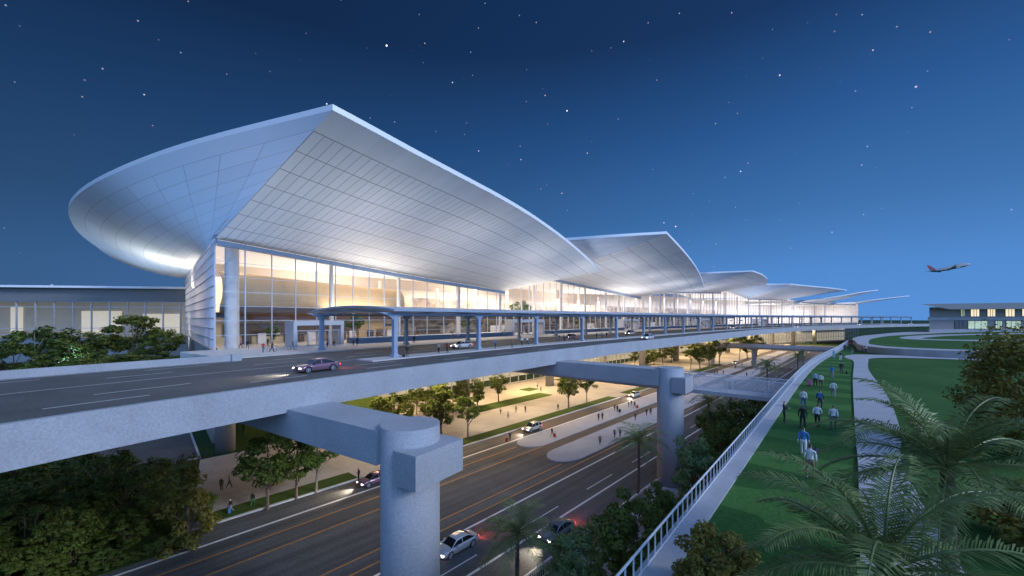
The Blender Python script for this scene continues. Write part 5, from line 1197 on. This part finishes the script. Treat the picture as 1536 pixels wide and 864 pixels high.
# ================================================================== cars
def make_car(kind, paint):
    Lc, Wc = 4.75, 1.82; suv = kind == 'suv'
    if suv: Lc, Wc = 4.7, 1.88
    hl = Lc / 2; wr = .36 if suv else .33; fx, bx = hl - .92, -hl + .98; zs = .30 if suv else .24
    xs = sorted(set([round(-hl + Lc * k / 46, 4) for k in range(47)] + [fx, bx]))
    def hood(x):
        u = (x + hl) / Lc
        if suv: pts = [(0, .78), (.04, .98), (.2, 1.02), (.62, 1.02), (.78, .98), (.93, .86), (.985, .74), (1, .58)]
        else: pts = [(0, .66), (.03, .88), (.16, .94), (.3, .95), (.62, .93), (.75, .88), (.92, .76), (.985, .64), (1, .5)]
        for (a, za), (c, zc) in zip(pts, pts[1:]):
            if u <= c: return lerp(za, zc, (u - a) / (c - a))
        return pts[-1][1]
    def hwid(x):
        u = abs(x) / hl; return Wc / 2 * (1 - .26 * max(0, (u - .72) / .28) ** 2.2)
    def bottom(x):
        z = zs
        for xc in (fx, bx):
            d = abs(x - xc)
            if d < wr + .075: z = max(z, wr + math.sqrt(max(0, (wr + .075) ** 2 - d * d)))
        u = abs(x) / hl
        return z if u < .93 else max(z, zs + (u - .93) * 2.0)
    body = MB(); rings = []
    for x in xs:
        w_, zt, zb = hwid(x), hood(x), bottom(x); zm = max(zb + .04, zs + (zt - zs) * .55); ring = []
        half = [(w_ * .90, zb), (w_ * .985, min(zt - .06, max(zb + .02, zs + (zt - zs) * .28))), (w_, min(zt - .05, zm)), (w_ * .955, zt - .04), (w_ * .86, zt), (w_ * .45, zt + .025)]
        for y, z in half: ring.append(body.vert((x, y, z)))
        ring.append(body.vert((x, 0, zt + .032)))
        for y, z in reversed(half): ring.append(body.vert((x, -y, z)))
        rings.append(ring)
    for a, c in zip(rings, rings[1:]):
        for k in range(len(a) - 1): body.face((a[k], a[k + 1], c[k + 1], c[k]))
    body.face(rings[0][::-1]); body.face(rings[-1])
    # cabin
    if suv: cab = [(-hl + .10, 0.02), (-hl + .42, .50), (-hl + .75, .585), (-.6, .64), (0, .645), (.35, .61), (.62, .5), (1.22, .0)]
    else: cab = [(-hl + .62, .0), (-hl + 1.15, .30), (-hl + 1.5, .44), (-.5, .50), (-.1, .51), (.3, .48), (.55, .42), (1.25, .0)]
    glass = MB(); cx_ = []
    n = 30; x0, x1 = cab[0][0], cab[-1][0]
    def ch(x):
        for (a, za), (c, zc) in zip(cab, cab[1:]):
            if x <= c: return lerp(za, zc, (x - a) / (c - a))
        return 0
    prev = None
    for k in range(n + 1):
        x = lerp(x0, x1, k / n); h = ch(x); zb = hood(x) + .0; w_ = hwid(x) * .86; f = min(1, h / .45); wt = w_ * (1 - .2 * f)
        pts = [(x, w_, zb - .01), (x, lerp(w_, wt, .82), zb + h * .80), (x, wt * .90, zb + h * .97), (x, 0, zb + h + .03 * f), (x, -wt * .90, zb + h * .97), (x, -lerp(w_, wt, .82), zb + h * .80), (x, -w_, zb - .01)]
        if prev:
            xm = (x + prev[0][0]) / 2; slope = abs(pts[3][2] - prev[3][2]) / (x - prev[0][0])
            pillar = abs(xm - (-.12)) < .06 or (suv and abs(xm + 1.2) < .07)
            for j in range(6):
                side = j in (0, 5); roofp = j in (2, 3)
                isg = (side and not pillar and h > .10) or (roofp and slope > .30)
                (glass if isg else body).quad(prev[j], pts[j], pts[j + 1], prev[j + 1])
        prev = pts
    out = {'body': body.mesh('body', paint, True), 'window': glass.mesh('window', MT['carglass'], True)}
    ty = MB(); nw = 24
    pr = [(-.10, wr - .05), (-.10, wr - .015), (-.075, wr), (.075, wr), (.10, wr - .015), (.10, wr - .05)]
    for k in range(nw):
        a0, a1 = 2 * math.pi * k / nw, 2 * math.pi * (k + 1) / nw
        for (y0, r0), (y1, r1) in zip(pr, pr[1:]): ty.quad((r0 * math.cos(a0), y0, r0 * math.sin(a0)), (r0 * math.cos(a1), y0, r0 * math.sin(a1)), (r1 * math.cos(a1), y1, r1 * math.sin(a1)), (r1 * math.cos(a0), y1, r1 * math.sin(a0)))
    for y in (-.06, .06): i0 = len(ty.v); [ty.vert((math.cos(2 * math.pi * k / nw) * (wr - .1), y, math.sin(2 * math.pi * k / nw) * (wr - .1))) for k in range(nw)]; ty.face(range(i0, i0 + nw))
    out['tyre'] = ty.mesh('tyre', MT['tyre'])
    rm = MB()
    for y in (-.085, .085):
        for k in range(10): a = 2 * math.pi * k / 10; rm.tube([(.03 * math.cos(a), y, .03 * math.sin(a)), ((wr - .07) * math.cos(a), y, (wr - .07) * math.sin(a))], .022, 4)
        rm.tube([(math.cos(2 * math.pi * k / 20) * (wr - .07), y, math.sin(2 * math.pi * k / 20) * (wr - .07)) for k in range(21)], .02, 5, caps=False); rm.tube([(0, y - .015, 0), (0, y + .015, 0)], .05, 10)
    out['rim'] = rm.mesh('rim', MT['rim'])
    hz_ = hood(hl - .12) - .10; hl_ = MB(); hl_.box((0, 0, 0), (.22, .36, .13)); out['headlight'] = hl_.mesh('headlight', MT['lamp'])
    tl = MB(); tl.box((0, 0, 0), (.12, .34, .16)); out['taillight'] = tl.mesh('taillight', MT['tail'])
    mr_ = MB(); mr_.box((0, 0, 0), (.12, .2, .13)); mr_.box((.0, 0, -.05), (.05, .24, .04)); out['mirror'] = mr_.mesh('mirror', paint)
    gr = MB(); gr.box((hl - .035, 0, .46 if not suv else .55), (.06, 1.0, .16)); gr.box((hl - .07, 0, .30), (.08, 1.3, .12)); out['grille'] = gr.mesh('grille', MT['plastic'])
    un = MB(); un.box((0, 0, zs + .12), (Lc * .92, Wc * .72, .3)); out['underbody'] = un.mesh('underbody', MT['plastic'])
    hd_ = MB()
    for y in (-1, 1):
        for x in (.18, -.85): hd_.box((x, y * Wc * .49, .80 if not suv else .88), (.16, .03, .03))
    out['door_handle'] = hd_.mesh('door_handle', MT['rim'])
    out['_'] = dict(fx=fx, bx=bx, wr=wr, hl=hl, W=Wc, hz=hz_, tz=hood(-hl + .1) - .14)
    return out
def car(meshes, x, y, z, rz, label, group, name='parked_car'):
    q = meshes['_']; e = empty(name, (x, y, z), rz, label, 'car', group)
    for n in ('body', 'window', 'grille', 'underbody', 'door_handle'): link(n, meshes[n], e)
    for xc in (q['fx'], q['bx']):
        for sg in (-1, 1): t = link('wheel', meshes['tyre'], e, (xc, sg * (q['W'] / 2 - .12), q['wr'])); link('rim', meshes['rim'], t)
    for sg in (-1, 1):
        o = link('headlight', meshes['headlight'], e, (q['hl'] - .13, sg * (q['W'] / 2 - .34), q['hz'])); o.rotation_euler.z = -sg * .35
        o = link('taillight', meshes['taillight'], e, (-q['hl'] + .07, sg * (q['W'] / 2 - .36), q['tz'])); o.rotation_euler.z = sg * .25
        link('mirror', meshes['mirror'], e, (.72, sg * (q['W'] / 2 + .06), .98 if q['wr'] < .35 else 1.08))
    return e
def carpaint(n, c): return M(n, c, .22, metal=.25, var=0, coat=.6)
cw = make_car('sedan', carpaint('white_paint', (.70, .71, .73))); cg = make_car('sedan', carpaint('grey_paint', (.22, .22, .21))); csv = make_car('suv', carpaint('silver_paint', (.52, .50, .48))); cpk = make_car('sedan', carpaint('plum_paint', (.22, .13, .19))); csw = make_car('suv', carpaint('white_suv_paint', (.68, .69, .72)))
TOW = math.atan2(-RU.y, -RU.x)                         # heading towards the viewer on the lower road
GC = 'cars on the lower road'
def roadcar(ms, px, py, lb, wfix, hd=TOW):
    p = G(px, py, 0); v, w_ = wv(p); p = rw(v, wfix if wfix else w_, .008); return car(ms, p.x, p.y, .008, hd, lb, GC)
CARS = [roadcar(cw, 689, 826, 'white saloon with headlights on driving on the lower road right of the first pier', -30.8), roadcar(cg, 843, 806, 'grey saloon on the lower road partly behind the bottom palm', -24.9),
        roadcar(csv, 797, 645, 'silver utility car on the lower road beside the long grass verge', -52.0), roadcar(cw, 950, 594, 'small white car on the lower road left of the second pier', -52.4)]
p = G(553, 739, 0); CARS.append(roadcar(cpk, 577, 731, 'plum coloured car with lit lamps half hidden behind the first pier', -51.8))
roadcar(cw, 1154, 549, 'tiny white car far along the lower road', -52.2)
GU = 'cars on the upper road'
def upcar(ms, px, t, lb, rev=True, z=ZD):
    s_ = VC.s_px(px, t, lo=12); q = VC.at(s_, t); d = VC.dir(s_); return car(ms, q.x, q.y, z + .006, math.atan2(d.y, d.x) + (math.pi if rev else 0), lb, GU)
CARS.append(upcar(cpk, 476, 11.0, 'plum coloured saloon with glowing lamps driving on the upper road at the left'))
upcar(cw, 693, 22.5, 'white saloon between the canopy posts on the upper road'); upcar(cpk, 856, 26, 'plum coloured car behind the fourth canopy post on the upper road')
upcar(csw, 972, 7.2, 'white utility car on the upper road at the outer lane past the posts'); upcar(csv, 945, 25, 'silver utility car under the canopy, left of the white one')
upcar(cw, 1100, 24, 'small white car far under the canopy'); upcar(cw, 1196, 7, 'tiny white car on the far outer lane of the upper road'); upcar(csw, 1290, 8, 'tiny pale car where the upper road leaves the terminal'); upcar(cw, 1366, 8, 'tiny pale car beyond the canopy on the upper road')

# ================================================================== airliner
al = M('airliner_white', (.42, .40, .40), .35, var=0); ar = M('airliner_red', (.35, .05, .06), .4, var=0); ab = M('airliner_blue', (.03, .05, .12), .4, var=0)
ap = empty('airliner', Pd(1425, 402, 780), 0, 'four engined jumbo jet climbing in the night sky above the pavilion', 'aeroplane')
ap.rotation_euler = (math.radians(-4), math.radians(-12), math.radians(-12))
m = MB(); fus = [(-33, .3, 2.2), (-31, .9, 2.0), (-26, 2.0, 1.2), (-19, 3.0, .4), (-8, 3.3, .0), (18, 3.3, 0), (25, 3.25, .2), (29, 2.6, .1), (32, 1.7, -.3), (34, .5, -.8)]
m.tube([(x, 0, z) for x, r_, z in fus], [r_ for x, r_, z in fus], 20); m.build('fuselage', al, ap, smooth=True)
m = MB(); m.tube([(4, 0, 1.8), (9, 0, 2.4), (22, 0, 2.6), (28, 0, 1.5)], [.6, 2.3, 2.3, .8], 14); m.build('upper_deck', al, ap, smooth=True)
m = MB(); m.tube([(-31.5, 0, .0), (-22, 0, -.75), (-8, 0, -1.0), (22, 0, -1.0), (30, 0, -.9)], [.5, 2.3, 2.62, 2.62, 1.3], 14); m.build('belly', ab, ap, smooth=True)
def surf(name, pts, th, mt):
    m = MB(); n = len(pts); i0 = len(m.v)
    for dz in (-th / 2, th / 2):
        for p in pts: m.vert((p[0], p[1], p[2] + dz) if name != 'tail_fin' else (p[0], p[1] + dz, p[2]))
    m.face([i0 + k for k in range(n)][::-1]); m.face([i0 + n + k for k in range(n)])
    for k in range(n): m.face((i0 + k, i0 + (k + 1) % n, i0 + n + (k + 1) % n, i0 + n + k))
    m.build(name, mt, ap)
for sg in (-1, 1):
    surf('wing', [(11, sg * 2.5, -1.5), (-11, sg * 31, 1.6), (-14, sg * 31, 1.6), (-7, sg * 10, -.6), (-6, sg * 2.5, -1.5)], .55, al)
    surf('tailplane', [(-23, sg * 1.2, 1.6), (-31.5, sg * 11, 2.6), (-34, sg * 11, 2.6), (-31, sg * 1, 1.6)], .35, al)
    for yy, xx in ((11.8, 3.6), (21, -3.5)): m = MB(); m.tube([(xx + 2.6, sg * yy, -3.0), (xx + 2, sg * yy, -3.0), (xx - 2.4, sg * yy, -2.9)], [1.15, 1.3, .7], 14); m.box((xx - .5, sg * yy, -1.5), (3.5, .3, 1.8)); m.build('engine', al, ap)
surf('tail_fin', [(-22, 0, 2.5), (-32, 0, 13.5), (-35.5, 0, 13.5), (-32, 0, 2.2)], .5, ar)
# ================================================================== sky, sun, lamps, camera
w = bpy.data.worlds.new('World'); scene.world = w; w.use_nodes = True; nt = w.node_tree; bg = nt.nodes['Background']
tc = N(nt, 'ShaderNodeTexCoord'); nrm = N(nt, 'ShaderNodeVectorMath', operation='NORMALIZE'); nt.links.new(tc.outputs['Generated'], nrm.inputs[0])
sep = N(nt, 'ShaderNodeSeparateXYZ'); nt.links.new(nrm.outputs[0], sep.inputs[0])
cr = nt.nodes.new('ShaderNodeValToRGB'); nt.links.new(sep.outputs[2], cr.inputs[0]); e = cr.color_ramp.elements
e[0].position = 0.0; e[0].color = (.072, .212, .52, 1); e[1].position = 1.0; e[1].color = (.004, .018, .06, 1)
for p, c in ((.10, (.060, .19, .47, 1)), (.22, (.036, .125, .32, 1)), (.38, (.017, .075, .225, 1)), (.55, (.007, .030, .100, 1))):
    x = e.new(p); x.color = c
# afterglow in the sky behind the viewer
dt = N(nt, 'ShaderNodeVectorMath', operation='DOT_PRODUCT'); dt.inputs[1].default_value = (.35, -.90, .25); nt.links.new(nrm.outputs[0], dt.inputs[0])
mr = N(nt, 'ShaderNodeMapRange'); mr.inputs['From Min'].default_value = .1; mr.inputs['From Max'].default_value = 1.; nt.links.new(dt.outputs['Value'], mr.inputs['Value'])
gl = N(nt, 'ShaderNodeVectorMath', operation='SCALE'); gl.inputs[0].default_value = GLOW; nt.links.new(mr.outputs[0], gl.inputs['Scale'])
az = N(nt, 'ShaderNodeMapRange'); az.inputs['From Min'].default_value = -.78; az.inputs['From Max'].default_value = .62; az.inputs['To Min'].default_value = .52; az.inputs['To Max'].default_value = 1.32; nt.links.new(sep.outputs[0], az.inputs['Value'])
azs = N(nt, 'ShaderNodeVectorMath', operation='SCALE'); nt.links.new(cr.outputs[0], azs.inputs[0]); nt.links.new(az.outputs[0], azs.inputs['Scale'])
add = N(nt, 'ShaderNodeVectorMath', operation='ADD'); nt.links.new(azs.outputs[0], add.inputs[0]); nt.links.new(gl.outputs[0], add.inputs[1])
# stars
last = add.outputs[0]
for sc_, thr, stren, pick in ((60., .085, .7, .62), (40., .062, 1.7, .66), (24., .048, 3.6, .74)):
    vo_ = N(nt, 'ShaderNodeTexVoronoi', Scale=sc_); nt.links.new(nrm.outputs[0], vo_.inputs['Vector'])
    ss = N(nt, 'ShaderNodeMapRange'); ss.inputs['From Min'].default_value = thr; ss.inputs['From Max'].default_value = thr * .3; nt.links.new(vo_.outputs['Distance'], ss.inputs['Value'])
    sc = N(nt, 'ShaderNodeSeparateColor'); nt.links.new(vo_.outputs['Color'], sc.inputs[0])
    br = N(nt, 'ShaderNodeMapRange'); br.inputs['From Min'].default_value = pick; br.inputs['To Max'].default_value = stren; nt.links.new(sc.outputs[0], br.inputs['Value'])
    ml = N(nt, 'ShaderNodeMath', operation='MULTIPLY'); nt.links.new(ss.outputs[0], ml.inputs[0]); nt.links.new(br.outputs[0], ml.inputs[1])
    mh = N(nt, 'ShaderNodeMapRange'); mh.inputs['From Min'].default_value = .02; mh.inputs['From Max'].default_value = .2; nt.links.new(sep.outputs[2], mh.inputs['Value'])
    m2 = N(nt, 'ShaderNodeMath', operation='MULTIPLY'); nt.links.new(ml.outputs[0], m2.inputs[0]); nt.links.new(mh.outputs[0], m2.inputs[1])
    tint = N(nt, 'ShaderNodeMix', data_type='RGBA'); tint.inputs[6].default_value = (.8, .9, 1, 1); tint.inputs[7].default_value = (1, .62, .72, 1); nt.links.new(sc.outputs[1], tint.inputs[0])
    sv = N(nt, 'ShaderNodeVectorMath', operation='SCALE'); nt.links.new(tint.outputs[2], sv.inputs[0]); nt.links.new(m2.outputs[0], sv.inputs['Scale'])
    a2 = N(nt, 'ShaderNodeVectorMath', operation='ADD'); nt.links.new(last, a2.inputs[0]); nt.links.new(sv.outputs[0], a2.inputs[1]); last = a2.outputs[0]
# a little of the physical twilight sky
sky = N(nt, 'ShaderNodeTexSky', sky_type='NISHITA'); sky.sun_disc = False; sky.sun_elevation = math.radians(SUN_EL); sky.sun_rotation = math.radians(SUN_AZ)
sk = N(nt, 'ShaderNodeVectorMath', operation='SCALE'); nt.links.new(sky.outputs[0], sk.inputs[0]); sk.inputs['Scale'].default_value = .0012
a3 = N(nt, 'ShaderNodeVectorMath', operation='ADD'); nt.links.new(last, a3.inputs[0]); nt.links.new(sk.outputs[0], a3.inputs[1])
nt.links.new(a3.outputs[0], bg.inputs[0]); bg.inputs[1].default_value = 1.0

def lamp(name, typ, loc, energy, col, **kw):
    l = bpy.data.lights.new(name, typ); l.energy = energy; l.color = col
    for k, v in kw.items(): setattr(l, k, v)
    o = bpy.data.objects.new(name, l); COL.objects.link(o); o.location = loc; return o
sd = Vector((math.sin(math.radians(SUN_AZ)) * math.cos(math.radians(SUN_EL)), math.cos(math.radians(SUN_AZ)) * math.cos(math.radians(SUN_EL)), math.sin(math.radians(SUN_EL))))
s_ = lamp('twilight_sun', 'SUN', (0, 0, 120), SUN_E, (.82, .88, 1.0), angle=math.radians(14)); s_.rotation_euler = (-sd).to_track_quat('-Z', 'Y').to_euler()
# hall lights inside the terminal
for k, (a, c) in enumerate(((8, 60), (62, 120), (124, 190), (194, 270), (274, 350), (354, 430), (434, 600))):
    a, c = sA + a, min(sA + c, sF1 - 4)
    if c < a + 10: continue
    m_ = (a + c) / 2; q = VC.at(m_, TF + 24); L_ = c - a
    o = lamp('hall_light', 'AREA', (q.x, q.y, ztop(m_) - 3.2), HALL_E * L_ * (1 if k < 2 else .75 if k < 3 else .5), (1., .80, .54) if k < 1 else (1., .86, .70) if k < 2 else (1., .9, .84) if k < 3 else (.93, .92, 1.0), shape='RECTANGLE', size=L_, size_y=20)
    o.rotation_euler = (0, 0, math.atan2(*VC.dir(m_).yx))
    q = VC.at(m_, TF + 20); o = lamp('hall_uplight', 'AREA', (q.x, q.y, ZD + 8.0), HALL_E * L_ * (.45 if k < 2 else .34 if k < 3 else .2), (1., .89, .76) if k < 2 else (1, .92, .88) if k < 3 else (.93, .92, 1), shape='RECTANGLE', size=L_, size_y=18)
    o.rotation_euler = (math.pi, 0, -math.atan2(*VC.dir(m_).yx))
q = ept(50, ZD + 17, -4.5) + to; o = lamp('hall_light', 'AREA', q, 6500, (1., .76, .46), shape='RECTANGLE', size=76, size_y=4); o.rotation_euler = (0, 0, math.atan2(ed.y, ed.x))
# the end of the first hall lights the underside of the roof
q = VC.at(sA + 3, TF + 30); o = lamp('hall_uplight', 'AREA', (-92, 112, 30), 5000, (1, .9, .75), shape='DISK', size=8); o.rotation_euler = (math.radians(140), 0, math.radians(140))
# added fill spots, no fixtures there, brighten the end soffit from below
for x, y, z, e_, tg, c_ in ((-74, 57, .8, SOFFIT_FILL_E * 1.2, (-52, 66, 44), (.36, .60, 1.0)), (-100, 90, 10.3, SOFFIT_FILL_E, (-84, 90, 46), (.38, .62, 1.0)), (-122, 116, 10.3, SOFFIT_FILL_E * .7, (-104, 112, 44), (.44, .68, 1.0)), (-100, 118, 11.0, SOFFIT_FILL_E * .35, (-104, 128, 40), (1., .95, .86))):
    o = lamp('soffit_fill', 'SPOT', (x, y, z), e_, c_, spot_size=math.radians(78), spot_blend=1., shadow_soft_size=1.5); o.rotation_euler = (Vector(tg) - Vector((x, y, z))).to_track_quat('-Z', 'Y').to_euler()
# added fill spots above the canopy brighten the two nearest front soffits
for k, s_ in enumerate([sA - 8 + q * 24 for q in range(9)]):
    q = VC.at(s_, 26); tg = VC.at(s_ + 6, 36); o = lamp('front_soffit_fill', 'SPOT', (q.x, q.y, ZC + 1.6), FRONT_FILL_E, (1., .97, .93), spot_size=math.radians(150), spot_blend=1., shadow_soft_size=2.)
    o.rotation_euler = (Vector((tg.x, tg.y, 44)) - Vector(o.location)).to_track_quat('-Z', 'Y').to_euler()
# lamps under the deck
for k in range(15):
    s_ = 78 + k * 27
    for t in (24.0, 44.0):
        q = VC.at(s_, t); lamp('deck_lamp', 'AREA', (q.x, q.y, ZD - 1.75), DECK_E * (.55 if t < 30 else 1.25), (1, .70, .38), shape='DISK', size=2.5)
# headlights of the cars on the move
for e_ in CARS:
    h_ = e_.rotation_euler.z; f_ = Vector((math.cos(h_), math.sin(h_), 0)); c_ = Vector(e_.location)
    o = lamp('headlight_beam', 'SPOT', c_ + f_ * 2.45 + Vector((0, 0, .62)), HEAD_E, (1, .86, .66), spot_size=math.radians(75), spot_blend=.8, shadow_soft_size=.15)
    o.rotation_euler = (f_ + Vector((0, 0, -.10))).to_track_quat('-Z', 'Y').to_euler()
    o = lamp('tail_glow', 'SPOT', c_ - f_ * 2.45 + Vector((0, 0, .75)), HEAD_E * .14, (1, .10, .06), spot_size=math.radians(120), spot_blend=.8, shadow_soft_size=.15)
    o.rotation_euler = (-f_ + Vector((0, 0, -.25))).to_track_quat('-Z', 'Y').to_euler()
q = G(790, 590, 0); lamp('deck_lamp', 'SPOT', (q.x, q.y, ZD - 1.75), 16000, (1, .74, .26), spot_size=math.radians(70), spot_blend=.9, shadow_soft_size=.6)
cam = bpy.data.cameras.new('camera'); co_ = bpy.data.objects.new('camera', cam); COL.objects.link(co_); scene.camera = co_
cam.sensor_fit = 'HORIZONTAL'; cam.sensor_width = 36; cam.lens = F / 1536 * 36; cam.shift_y = (HZ - 432) / 1536; cam.clip_end = 20000; cam.clip_start = .1
co_.location = (0, 0, CH); co_.rotation_euler = (math.pi / 2, 0, 0)
vs = scene.view_settings; vs.view_transform = 'Standard'; vs.look = 'None'; vs.gamma = 1; vs.exposure = 0; vs.use_curve_mapping = False
cy = scene.cycles; cy.use_denoising = True; cy.denoiser = 'OPENIMAGEDENOISE'; cy.max_bounces = 6; cy.diffuse_bounces = 3; cy.glossy_bounces = 3; cy.transparent_max_bounces = 16; cy.transmission_bounces = 4
cy.caustics_reflective = False; cy.caustics_refractive = False; cy.sample_clamp_indirect = 4.0; scene.render.film_transparent = False
